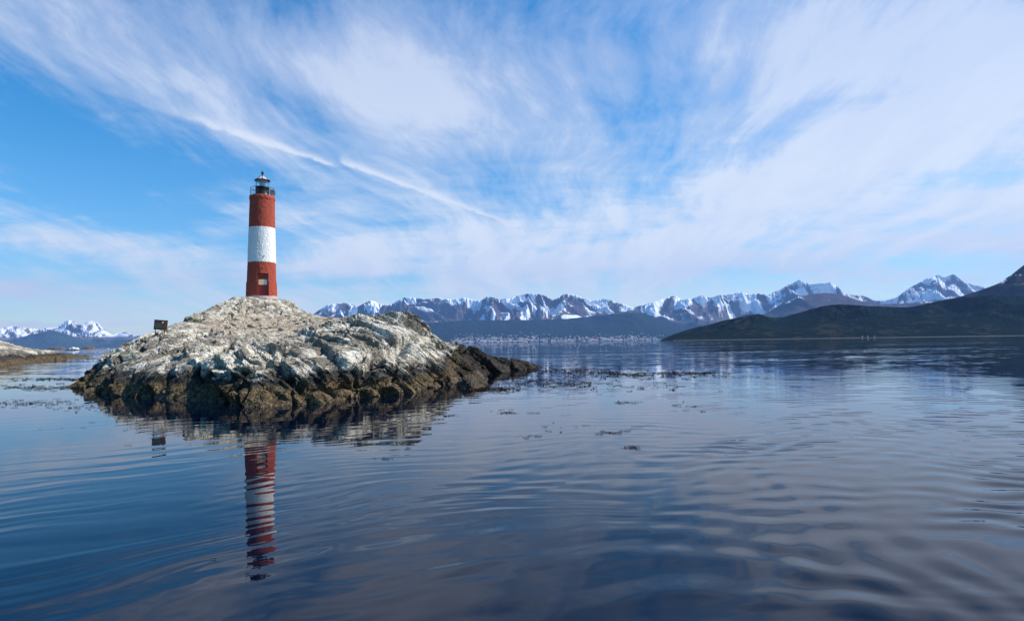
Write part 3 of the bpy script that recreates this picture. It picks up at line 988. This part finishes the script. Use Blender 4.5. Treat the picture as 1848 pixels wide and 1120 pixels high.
m_tow, t = mat('rough painted masonry')
geo = t.n.new('ShaderNodeTexCoord')
P = geo.outputs['Object']
z = t.sep(P)[2]
n1 = t.noise(P, 2.0, 5, 0.6)
n2 = t.noise(P, 9.0, 5, 0.65)
n3 = t.noise(P, 30.0, 3, 0.6)
zz = t.m('MULTIPLY_ADD', t.m('SUBTRACT', n2, 0.5), 0.10, z)
red = t.mix(t.ss(n2, 0.35, 0.65), (0.45, 0.082, 0.042), (0.31, 0.052, 0.030))
red = t.mix(t.ss(n3, 0.62, 0.74, 0, 0.5), red, (0.55, 0.22, 0.17))
red = t.mix(t.ss(n1, 0.60, 0.72, 0, 0.45), red, (0.50, 0.10, 0.07))
wht = t.mix(t.ss(n2, 0.58, 0.75, 0, 0.6), (0.82, 0.81, 0.78), (0.58, 0.56, 0.53))
wht = t.mix(t.ss(n3, 0.68, 0.78, 0, 0.5), wht, (0.35, 0.31, 0.28))
tx_, ty_ = t.sep(P)[:2]
run = t.noise(t.comb(t.m('MULTIPLY', tx_, 7.0), t.m('MULTIPLY', ty_, 7.0), t.m('MULTIPLY', z, 0.55)), 1.0, 5, 0.65)
red = t.mix(t.ss(run, 0.52, 0.70, 0, 0.6), red, (0.17, 0.035, 0.026))
red = t.mix(t.ss(run, 0.40, 0.28, 0, 0.45), red, (0.50, 0.13, 0.085))
wht = t.mix(t.ss(run, 0.55, 0.72, 0, 0.5), wht, (0.50, 0.42, 0.35))
band = t.m('MULTIPLY', t.ss(zz, 3.08, 3.11), t.ss(zz, 6.22, 6.19))
c = t.mix(band, red, wht)
foot = t.ss(t.m('MULTIPLY_ADD', t.m('SUBTRACT', n2, 0.5), 0.3, z), 0.16, 0.06)
c = t.mix(foot, c, (0.62, 0.42, 0.37))
finish(t, c, 0.75, t.bump(t.m('MULTIPLY_ADD', n3, 0.5, n2), 0.55, 0.05), Specular_IOR_Level=0.25)

# tower wall, doorway pushed into the wall
DW, DH, DZ0, DD = 0.46, 2.06, 0.10, 0.34
DOORX = 0.14


def tower_r(z):
    r = 1.335 - 0.028 * z
    r = np.where(z > 3.0, 1.251 - 0.0235 * (z - 3.0), r)
    return np.where(z < 1.38, r + 0.05, r)


angs = list(np.linspace(0, 2 * np.pi, 241)[:-1])
ang_c = -np.pi / 2
a_l = ang_c + math.asin((DOORX - DW) / 1.34)
a_r = ang_c + math.asin((DOORX + DW) / 1.34)
angs = np.array(angs) + ang_c + np.pi
extra = np.array([a_l - 0.004, a_l + 0.004, a_r - 0.004, a_r + 0.004]) + 2 * np.pi
angs = angs[np.all(np.abs(angs[:, None] - extra[None, :]) > 0.012, axis=1)]
angs = np.sort(np.concatenate([angs, extra]))
zs = np.linspace(-0.6, 8.72, 300)
ez = np.array([DZ0 - 0.005, DZ0 + 0.005, DH - 0.005, DH + 0.005, 1.377, 1.383])
zs = zs[np.all(np.abs(zs[:, None] - ez[None, :]) > 0.012, axis=1)]
zs = np.sort(np.concatenate([zs, ez]))
angs = np.concatenate([angs, angs[:1] + 2 * np.pi])
A, Zg = np.meshgrid(angs, zs)
Rg = tower_r(Zg)
Aw = np.mod(A, 2 * np.pi)
sx, sy = np.cos(A) * 4, np.sin(A) * 4
rn = 0.014 * gnoise(sx * 1.1 + Zg * 0.3, sy * 1.1 + Zg * 1.3, 3) + 0.016 * gnoise(sx * 2.6 + Zg * 0.7, sy * 2.6 + Zg * 3.1, 4) + 0.024 * gnoise(sx * 5 + Zg * 2.1, sy * 5 - Zg * 6.0, 5) + 0.014 * gnoise(sx * 9 + Zg * 1.1, sy * 9 + Zg * 12.0, 6)
Rg = Rg + rn * 0.75
Xg, Yg = Rg * np.cos(A), Rg * np.sin(A)
Ai = A
ins = (Ai > a_l + 2 * np.pi) & (Ai < a_r + 2 * np.pi) & (Zg > DZ0) & (Zg < DH)
Yg = np.where(ins, -1.30 + DD, Yg)
me, _ = grid_mesh('tower', Xg, Yg, Zg, smooth=False)
tower = link('tower', me, lh, m_tow)
# rim under the gallery
lathe_p = [(1.05, 8.66), (1.12, 8.68), (1.145, 8.72), (1.15, 8.86), (1.155, 9.02), (1.12, 9.07), (0.0, 9.08)]
rim = lathe('cornice', lathe_p, m_tow, lh, 96)
bmt = bmesh.new()
bmt.from_mesh(rim.data)
for v in bmt.verts:
    a = math.atan2(v.co.y, v.co.x)
    k = 1 + 0.012 * math.sin(7 * a + 3) + 0.010 * math.sin(17 * a + v.co.z * 9) + random.uniform(-0.006, 0.006)
    v.co.x *= k
    v.co.y *= k
    v.co.z += 0.015 * math.sin(11 * a + 1) if v.co.z > 8.9 and math.hypot(v.co.x, v.co.y) > 0.5 else 0
bmt.to_mesh(rim.data)
bmt.free()
# a vent hole in the white band
bm_obj('vent', lambda bm: tube(bm, [(0.17, -1.30, 3.55), (0.17, -1.17, 3.55)], 0.05, 10), plain('rusty vent', (0.16, 0.06, 0.035), 0.8), lh)
# door
m_door = plain('dark red door', (0.27, 0.026, 0.020), 0.45, sc=4)


def door_fn(bm):
    yb = -1.30 + DD - 0.03
    for k in range(5):
        box(bm, (DOORX - DW + 0.086 + k * 0.172, yb, (DZ0 + DH) / 2), (0.162, 0.05, DH - DZ0 - 0.02))


door = bm_obj('door', door_fn, m_door, lh)
bm_obj('handle', lambda bm: tube(bm, [(DOORX + 0.30, -1.14, 1.0), (DOORX + 0.30, -1.19, 1.0), (DOORX + 0.30, -1.19, 1.14), (DOORX + 0.30, -1.14, 1.14)], 0.014), M_iron, door)
m_pl, t = mat('pale notice board')
P = t.n.new('ShaderNodeTexCoord').outputs['Object']
x_, y_, z_ = t.sep(P)[:3]
w1 = t.m('GREATER_THAN', t.m('SINE', t.m('MULTIPLY', z_, 95.0)), 0.45)
w2 = t.m('GREATER_THAN', t.noise(t.comb(t.m('MULTIPLY', x_, 38.0), t.m('MULTIPLY', z_, 15.0)), 1.0, 1), 0.5)
lit_part = t.m('LESS_THAN', x_, DOORX + 0.12)
c = t.mix(lit_part, (0.72, 0.73, 0.72), (0.80, 0.58, 0.30))  # sunlit warm left and shaded pale right painted into the board colour
c = t.mix(t.m('MULTIPLY', t.m('MULTIPLY', w1, w2), 0.55), c, (0.25, 0.20, 0.16))
finish(t, c, 0.6)
bm_obj('plaque', lambda bm: box(bm, (DOORX - 0.035, -1.30 + DD - 0.075, 1.30), (0.74, 0.03, 0.48)), m_pl, lh)
# step stone of plaster at the door foot
# a thin conduit left of the door
bm_obj('conduit', lambda bm: tube(bm, [(-0.45 + 0.06 * k, -1.0 * math.sqrt(1.37 ** 2 - (-0.45 + 0.06 * k) ** 2) - 0.02, 1.40) for k in range(3)] + [(-0.30, -1.37, 1.40)], 0.018), plain('pale conduit', (0.5, 0.3, 0.27), 0.6), lh)

# gallery rail
GZ = 9.07


def rail_fn(zr, r=1.06, th=0.018):
    def fn(bm):
        tube(bm, [(r * math.cos(a), r * math.sin(a), zr) for a in np.linspace(0, 2 * math.pi, 49)[:-1]], th, 6, True)
    return fn


rl = bm_obj('gallery_railing', rail_fn(GZ + 0.72), M_iron, lh)
bm_obj('lower_rail', rail_fn(GZ + 0.36, 1.06, 0.015), M_iron, rl)
for k in range(12):
    a = 2 * math.pi * (k + 0.35) / 12
    bm_obj('post', lambda bm: tube(bm, [(1.06 * math.cos(a), 1.06 * math.sin(a), GZ - 0.03), (1.06 * math.cos(a), 1.06 * math.sin(a), GZ + 0.72)], 0.017, 6), M_iron, rl)
# lantern
lathe('lantern_base', [(0.66, GZ - 0.02), (0.66, GZ + 0.03), (0.62, GZ + 0.05), (0.62, GZ + 0.74), (0.655, GZ + 0.76), (0.655, GZ + 0.81), (0.60, GZ + 0.83), (0.0, GZ + 0.83)], M_iron, lh, 40)
G0, G1 = GZ + 0.83, GZ + 1.42
m_gl, t = mat('lantern glass')
gb = t.n.new('ShaderNodeBsdfGlass')
gb.inputs['IOR'].default_value = 1.06
gb.inputs['Roughness'].default_value = 0.02
gb.inputs['Color'].default_value = (0.90, 0.96, 0.97, 1)
gg = t.n.new('ShaderNodeBsdfGlossy')
gg.inputs['Roughness'].default_value = 0.05
tb = t.n.new('ShaderNodeBsdfTransparent')
ms = t.n.new('ShaderNodeMixShader')
ms.inputs[0].default_value = 0.16
t.l.new(tb.outputs[0], ms.inputs[1])
t.l.new(gg.outputs[0], ms.inputs[2])
o_ = t.n.new('ShaderNodeOutputMaterial')
t.l.new(ms.outputs[0], o_.inputs['Surface'])
gp = lathe('lantern_glass', [(0.575, G0), (0.575, G1)], m_gl, lh, 12, False)
for k in range(12):
    a = 2 * math.pi * k / 12
    bm_obj('glazing_bar', lambda bm: tube(bm, [(0.585 * math.cos(a), 0.585 * math.sin(a), G0 - 0.02), (0.585 * math.cos(a), 0.585 * math.sin(a), G1 + 0.02)], 0.020, 6), M_frame, lh)
m_lens = plain('lens glass', (0.55, 0.62, 0.62), 0.15, col2=(0.20, 0.24, 0.24), sc=14)
lens = lathe('lamp', [(0.0, G0), (0.13, G0), (0.13, G0 + 0.10), (0.20, G0 + 0.13), (0.24, G0 + 0.28), (0.20, G0 + 0.44), (0.10, G0 + 0.50), (0.0, G0 + 0.52)], m_lens, lh, 24)
m_roof, t = mat('lantern roof paint')
P = t.n.new('ShaderNodeTexCoord').outputs['Object']
n = t.noise(P, 5, 5, 0.6)
finish(t, t.mix(t.ss(n, 0.45, 0.62, 0, 0.8), (0.66, 0.60, 0.56), (0.33, 0.23, 0.18)), 0.42, t.bump(n, 0.2, 0.02))
roof = lathe('lantern_roof', [(0.60, G1 + 0.04), (0.58, G1 + 0.07), (0.46, G1 + 0.20), (0.30, G1 + 0.34), (0.14, G1 + 0.44), (0.0, G1 + 0.46)], m_roof, lh, 12, False)
lathe('eave', [(0.56, G1 - 0.03), (0.70, G1 - 0.01), (0.73, G1 + 0.02), (0.70, G1 + 0.05), (0.58, G1 + 0.068)], M_iron, roof, 36)
lathe('finial', [(0.16, G1 + 0.42), (0.15, G1 + 0.47), (0.08, G1 + 0.50), (0.065, G1 + 0.58), (0.08, G1 + 0.62), (0.11, G1 + 0.66), (0.125, G1 + 0.73), (0.11, G1 + 0.80), (0.06, G1 + 0.85), (0.0, G1 + 0.87)], M_iron, roof, 20)
for k in range(6):
    a = 2 * math.pi * (k + 0.5) / 6
    bm_obj('roof_rib', lambda bm: tube(bm, [(rr_ * math.cos(a), rr_ * math.sin(a), zz_) for rr_, zz_ in ((0.62, G1 + 0.06), (0.47, G1 + 0.205), (0.31, G1 + 0.345), (0.14, G1 + 0.455))], 0.018, 6), M_iron, roof)
# solar panel hung on the right of the railing
m_cell = plain('dark solar cells', (0.012, 0.014, 0.022), 0.2, sc=30)
rotp = Euler((R(62), R(18), R(14))).to_matrix()
sp = bm_obj('solar_panel', lambda bm: box(bm, (0.92, -0.42, GZ + 0.34), (0.50, 0.56, 0.03), rotp), m_cell, lh)
bm_obj('bracket', lambda bm: (tube(bm, [(0.86, -0.40, GZ + 0.32), (0.84, -0.38, GZ)], 0.02), tube(bm, [(0.86, -0.40, GZ + 0.36), (0.98, -0.40, GZ + 0.70)], 0.015)), M_iron, sp)
# lightning rod and small vane left of the roof
bm_obj('lightning_rod', lambda bm: tube(bm, [(-0.10, 0.1, G1 + 0.4), (-0.10, 0.1, G1 + 1.0)], 0.008), M_iron, lh)

# ------------------------------------------------------------------ rusty notice board on the left shoulder
sb = at(288, 600, 36.5)
SBX, SBY = sb.x, sb.y
gz = ground_z(island, SBX, SBY)
board = bpy.data.objects.new('notice_board', None)
COL.objects.link(board)
board.location = (SBX, SBY, gz)
board.rotation_euler = (R(4), R(3.5), -math.atan2(SBX, SBY) + R(6))
tag(board, 'dark rust-stained metal notice board on two posts standing at the left shoulder of the island', 'sign')
top_z = at(288, 577, 36.5).z - gz
m_pan, t = mat('rusting dark panel')
P = t.n.new('ShaderNodeTexCoord').outputs['Object']
x_, y_, z_ = t.sep(P)[:3]
n = t.noise(P, 5, 5, 0.65)
rust = t.mix(t.ss(n, 0.4, 0.62), (0.11, 0.030, 0.012), (0.04, 0.014, 0.009))
dark = t.mix(t.ss(n, 0.4, 0.6), (0.006, 0.008, 0.009), (0.014, 0.014, 0.012))
c = t.mix(t.ss(t.m('MULTIPLY_ADD', t.m('SUBTRACT', n, 0.5), 0.5, x_), 0.06, 0.20), dark, rust)
ln = t.m('MULTIPLY', t.m('GREATER_THAN', t.m('SINE', t.m('MULTIPLY', z_, 62.0)), 0.3), t.m('LESS_THAN', t.m('ABSOLUTE', t.m('ADD', x_, 0.10)), 0.2))
ln = t.m('MULTIPLY', ln, t.m('LESS_THAN', t.m('ABSOLUTE', t.m('SUBTRACT', z_, top_z - 0.34)), 0.13))
c = t.mix(t.m('MULTIPLY', ln, 0.8), c, (0.07, 0.12, 0.08))
dot = t.m('LESS_THAN', t.v('DISTANCE', t.comb(x_, 0.0, z_), (0.10, 0.0, top_z - 0.14)), 0.045)
c = t.mix(dot, c, (0.75, 0.62, 0.48))
finish(t, c, 0.6, t.bump(n, 0.3, 0.02))
bm_obj('panel', lambda bm: box(bm, (0, -0.03, top_z - 0.30), (0.72, 0.03, 0.60)), m_pan, board, 0.006)
for xx in (-0.25, 0.25):
    bm_obj('post', lambda bm: tube(bm, [(xx, 0.01, -0.45), (xx, 0.01, top_z - 0.05)], 0.022), M_iron, board)
bm_obj('brace', lambda bm: tube(bm, [(0.25, 0.02, top_z - 0.5), (0.25, 0.55, -0.15)], 0.014), M_iron, board)

# thin stake on the level ground below the knoll
st = at(501, 590, 45)
stake = bm_obj('stake', lambda bm: (tube(bm, [(0, 0, -0.2), (0.02, 0, 0.62)], 0.022), box(bm, (0.02, 0, 0.62), (0.07, 0.07, 0.03))), M_iron)
stake.location = (st.x, st.y, ground_z(island, st.x, st.y))
tag(stake, 'thin dark stake standing on the brown level ground below the lighthouse', 'stake')

# ------------------------------------------------------------------ loose stones on the island
m_stone = rock_material('loose stone', 1.6)
protos = []
for k in range(4):
    bm = bmesh.new()
    bmesh.ops.create_icosphere(bm, subdivisions=3, radius=0.5)
    cs = [Vector((random.gauss(0, 1), random.gauss(0, 1), random.gauss(0, 1))).normalized() for _ in range(9)]
    ds = [random.uniform(0.26, 0.42) for _ in cs]
    for v in bm.verts:
        for c_, d_ in zip(cs, ds):
            ov = v.co.dot(c_) - d_
            if ov > 0:
                v.co -= c_ * ov
        v.co.z *= 0.62
    me = bpy.data.meshes.new('boulder')
    bm.to_mesh(me)
    bm.free()
    set_attr(me, 'zone', np.full(len(me.vertices), 3.2))
    set_attr(me, 'tone', np.full(len(me.vertices), 0.4 + 0.1 * k))
    set_attr(me, 'flat', np.full(len(me.vertices), 0.25))
    me.materials.append(m_stone)
    protos.append(me)
rng = random.Random(5)
nst = 0
for q, r, cnt in (((480, 585, 45), 3.4, 34), ((540, 580, 46), 3.0, 26), ((430, 590, 43), 2.2, 14), ((600, 574, 47), 2.2, 14), ((520, 597, 40), 2.5, 16), ((680, 572, 41), 3.0, 16)):
    c0 = at(*q)
    for _ in range(cnt):
        x, y = c0.x + rng.gauss(0, r * 0.6), c0.y + rng.gauss(0, r * 0.6)
        if math.hypot(x - TOWER.x, y - TOWER.y) < 2.0:
            continue
        s = rng.choice((0.18, 0.22, 0.28, 0.4)) * rng.uniform(0.8, 1.3)
        o = bpy.data.objects.new('loose_stone', rng.choice(protos))
        COL.objects.link(o)
        o.scale = (s * rng.uniform(1, 1.8), s, s * rng.uniform(0.7, 1.1))
        o.rotation_euler = (rng.uniform(-0.3, 0.3), rng.uniform(-0.3, 0.3), rng.uniform(0, 6.28))
        o.location = (x, y, ground_z(island, x, y) + s * 0.12)
        tag(o, 'small loose stone lying on the level ground of the island', 'stone', 'loose stones on the island')
        nst += 1

# ------------------------------------------------------------------ town on the far shore
u_t, Y_t, Z_t = TH


def town_z(x, y):
    i = min(max(int(np.searchsorted(Y_t, y)), 1), len(Y_t) - 1)
    j = min(max(int(np.searchsorted(u_t, x / y)), 1), len(u_t) - 1)
    return float(min(Z_t[i, j], Z_t[i - 1, j], Z_t[i, j - 1], Z_t[i - 1, j - 1]))


def house_mesh(name, w, dpt, h, rh, mw, mr):
    bm = bmesh.new()
    b = [bm.verts.new(p) for p in ((-w / 2, -dpt / 2, -6), (w / 2, -dpt / 2, -6), (w / 2, dpt / 2, -6), (-w / 2, dpt / 2, -6))]
    c = [bm.verts.new((v.co.x, v.co.y, h)) for v in b]
    r = [bm.verts.new((-w / 2, 0, h + rh)), bm.verts.new((w / 2, 0, h + rh))]
    for i in range(4):
        bm.faces.new((b[i], b[(i + 1) % 4], c[(i + 1) % 4], c[i]))
    f1 = bm.faces.new((c[0], c[1], r[1], r[0]))
    f2 = bm.faces.new((c[2], c[3], r[0], r[1]))
    bm.faces.new((c[1], c[2], r[1]))
    bm.faces.new((c[3], c[0], r[0]))
    f1.material_index = f2.material_index = 1
    me = bpy.data.meshes.new(name)
    bm.to_mesh(me)
    bm.free()
    me.materials.append(mw)
    me.materials.append(mr)
    return me


walls = [plain('house wall white', (0.66, 0.65, 0.62), 0.8, sc=0.1), plain('house wall cream', (0.60, 0.52, 0.40), 0.8, sc=0.1), plain('house wall terracotta', (0.45, 0.22, 0.16), 0.8, sc=0.1)]
roofs = [plain('roof light metal', (0.62, 0.64, 0.66), 0.5, sc=0.1), plain('roof red', (0.32, 0.10, 0.07), 0.7, sc=0.1), plain('roof dark', (0.10, 0.11, 0.13), 0.7, sc=0.1)]
hp = []
for k in range(8):
    hp.append(house_mesh('house', rng.uniform(9, 19), rng.uniform(9, 15), rng.uniform(5, 10), rng.uniform(2, 4), walls[(0, 0, 1, 0, 2, 0, 1, 0)[k]], roofs[(0, 1, 0, 2, 2, 0, 1, 0)[k]]))
spots = []
while len(spots) < 1300:
    pxx = rng.choice((rng.gauss(905, 50), rng.gauss(890, 40), rng.uniform(820, 1010), rng.gauss(1060, 45), rng.gauss(1120, 40), rng.uniform(820, 1200)))
    if not 812 < pxx < 1205:
        continue
    up_ = abs(rng.gauss(0, 1))
    spread = 370 if pxx < 1010 else 260
    y = 6960 + up_ * spread
    if y > 7900:
        continue
    if rng.random() < 0.35 + 0.6 * (gnoise(np.array([pxx / 14.0]), np.array([y / 160.0]), 9)[0] < -0.05):
        continue
    u = ray(pxx, 612)[0]
    spots.append((u * y, y, town_z(u * y, y)))
spots.sort(key=lambda s: s[1])
far_v, far_f, far_m = [], [], []
for i, (x, y, z0) in enumerate(spots):
    mme = rng.choice(hp)
    rz = rng.uniform(-0.6, 0.6)
    if i < 280:
        o = bpy.data.objects.new('house', mme)
        COL.objects.link(o)
        o.location = (x, y, z0)
        o.rotation_euler.z = rz
        tag(o, 'small pale house among the many of the town on the far shore', 'house', 'houses of the town on the far shore')
    else:
        M4 = Matrix.Translation((x, y, z0)) @ Matrix.Rotation(rz, 4, 'Z')
        off = len(far_v)
        far_v += [tuple(M4 @ v.co) for v in mme.vertices]
        wi_ = walls.index(mme.materials[0])
        ri_ = roofs.index(mme.materials[1])
        for p in mme.polygons:
            far_f.append([off + v for v in p.vertices])
            far_m.append(wi_ if p.material_index == 0 else 3 + ri_)
me = bpy.data.meshes.new('distant_houses')
me.from_pydata(far_v, [], far_f)
for m in walls + roofs:
    me.materials.append(m)
me.polygons.foreach_set('material_index', far_m)
dh = link('distant_houses', me)
tag(dh, 'scattered pale houses spread up the slope of the far town', 'houses', kind='stuff')

# a few larger waterfront buildings
for k, (pxx, w, h) in enumerate(((1088, 46, 12), (1110, 30, 10), (962, 34, 16), (1170, 60, 7), (1186, 44, 6), (870, 36, 14))):
    mme = house_mesh('warehouse', w, 22, h, 4, walls[0], roofs[0])
    u = ray(pxx, 612)[0]
    o = link('warehouse', mme)
    o.location = (u * 6950, 6950, max(town_z(u * 6950, 6950), 1.0))
    tag(o, ('pale warehouse on the far waterfront, %s' % ('left of the gap between the two halves of town', 'just right of a similar larger one', 'tall and narrow below the thickest part of town',
        'widest and lowest, near the dark headland', 'closest to the tip of the dark headland', 'farthest left, nearest the island')[k]), 'warehouse', 'pale warehouses on the waterfront')

# cabins at the foot of the headland
for k, (pxx, lab) in enumerate(((1556, 'leftmost of the tiny cabins at the foot of the green hill'), (1566, 'middle one of the tiny cabins at the foot of the green hill'), (1578, 'rightmost of the tiny cabins at the foot of the green hill'))):
    mme = house_mesh('cabin', 11 - k, 9, 4, 3, walls[1], roofs[0])
    u = ray(pxx, 605)[0]
    o = link('cabin', mme)
    o.location = (u * 1512, 1512, 2.2)
    o.scale = (0.25, 0.25, 0.25)
    tag(o, lab, 'cabin', 'cabins at the foot of the green hill')

# white boat far away on the left channel
bp = at(195, 627, 1500)
boat = bpy.data.objects.new('boat', None)
COL.objects.link(boat)
boat.location = (bp.x, bp.y, 0)
boat.rotation_euler.z = 0.5
boat.scale = (0.7, 0.7, 0.7)
tag(boat, 'tiny white boat on the water in the far left channel', 'boat')


def hull(bm):
    secs = [(-4.5, 1.2, 1.3), (-2, 1.5, 1.3), (1, 1.5, 1.4), (3.2, 0.9, 1.7), (4.8, 0.05, 2.1)]
    rr_ = []
    for x, w, h in secs:
        rr_.append([bm.verts.new(p) for p in ((x, -w, h), (x, -w * 0.7, -0.3), (x, w * 0.7, -0.3), (x, w, h))])
    for a, b in zip(rr_, rr_[1:]):
        for i in range(4):
            bm.faces.new((a[i], a[(i + 1) % 4], b[(i + 1) % 4], b[i]))
    bm.faces.new(rr_[0])


bm_obj('hull', hull, walls[0], boat)
bm_obj('cabin', lambda bm: box(bm, (-0.6, 0, 2.1), (3.2, 1.9, 1.6)), walls[0], boat, 0.1)

# ------------------------------------------------------------------ floating kelp
m_kelp = plain('brown kelp', (0.020, 0.013, 0.008), 0.9, sc=9, col2=(0.009, 0.007, 0.005), Specular_IOR_Level=0.05)
kv, kf = [], []


def frond(x, y, s, ang):
    n = rng.randint(2, 5)
    px0, py0 = x, y
    for i in range(n):
        a = ang + rng.gauss(0, 0.5)
        l = s * rng.uniform(0.5, 1.2)
        w = s * rng.uniform(0.12, 0.30)
        x1, y1 = px0 + math.cos(a) * l, py0 + math.sin(a) * l
        nx_, ny_ = -math.sin(a) * w / 2, math.cos(a) * w / 2
        zt = rng.uniform(0.3, 1.0) * min(0.07, s * 0.35) + 0.01
        o = len(kv)
        kv.extend([(px0 - nx_, py0 - ny_, 0.006), (px0 + nx_, py0 + ny_, 0.006), ((px0 + x1) / 2 + nx_ * 1.4, (py0 + y1) / 2 + ny_ * 1.4, zt * 0.6),
                   ((px0 + x1) / 2 - nx_ * 1.4, (py0 + y1) / 2 - ny_ * 1.4, zt * 0.6), (x1, y1, 0.004), ((px0 + x1) / 2, (py0 + y1) / 2, zt)])
        kf.extend([(o, o + 5, o + 1), (o + 1, o + 5, o + 2), (o + 2, o + 5, o + 4), (o + 4, o + 5, o + 3), (o + 3, o + 5, o)])
        px0, py0 = x1, y1


for (pxx, pyy, rx, ry, cnt, s) in ((1010, 670, 140, 9, 190, 0.24), (1150, 676, 130, 6, 120, 0.26), (1240, 673, 60, 2.5, 45, 0.28), (970, 690, 110, 9, 200, 0.15), (870, 703, 55, 4, 150, 0.16),
                                   (1040, 697, 60, 8, 60, 0.14), (120, 684, 120, 3, 120, 0.20), (90, 700, 110, 5, 150, 0.16), (60, 728, 90, 6, 90, 0.10), (190, 735, 70, 8, 45, 0.08), (160, 648, 40, 2, 50, 0.4),
                                   (1098, 781, 20, 3, 36, 0.045), (1124, 778, 10, 2, 12, 0.04), (1138, 808, 15, 3, 30, 0.04), (955, 788, 24, 3, 24, 0.035), (690, 828, 16, 3, 18, 0.025), (905, 744, 20, 3, 14, 0.08),
                                   (960, 745, 8, 2, 5, 0.07), (800, 750, 25, 1, 12, 0.08), (1130, 726, 26, 2, 12, 0.1), (1230, 735, 30, 8, 10, 0.1), (290, 762, 160, 30, 26, 0.05), (1180, 700, 90, 14, 40, 0.14), (1000, 770, 60, 8, 8, 0.06), (420, 1030, 60, 40, 3, 0.03)):
    for _ in range(cnt):
        gx_, gy_ = rng.gauss(0, 0.55), rng.gauss(0, 0.55)
        qy = pyy + gy_ * ry
        if qy < 632:
            continue
        x, y = onwater(pxx + gx_ * rx, qy)
        if abs(y) > 200:
            continue
        frond(x, y, s * rng.uniform(0.5, 1.2), rng.gauss(0.15, 0.6))
me = bpy.data.meshes.new('floating_kelp')
me.from_pydata(kv, [], kf)
tag(link('floating_kelp', me, None, m_kelp), 'dark brown kelp fronds floating on the water around the island', 'kelp', kind='stuff')

# ------------------------------------------------------------------ haze
bm = bmesh.new()
box(bm, (0, 6500, 899), (30000, 18500, 1806))
me = bpy.data.meshes.new('haze')
bm.to_mesh(me)
bm.free()
m_hz = bpy.data.materials.new('haze air')
m_hz.use_nodes = True
tt = NT(m_hz.node_tree)
pv = tt.n.new('ShaderNodeVolumePrincipled')
pv.inputs['Color'].default_value = (0.26, 0.50, 1.0, 1)
pv.inputs['Density'].default_value = 4.3e-5
pv.inputs['Anisotropy'].default_value = 0.1
oo = tt.n.new('ShaderNodeOutputMaterial')
tt.l.new(pv.outputs[0], oo.inputs['Volume'])
hz = link('haze', me, None, m_hz)
tag(hz, kind='stuff')
print('stones', nst, 'verts island', len(island.data.vertices))
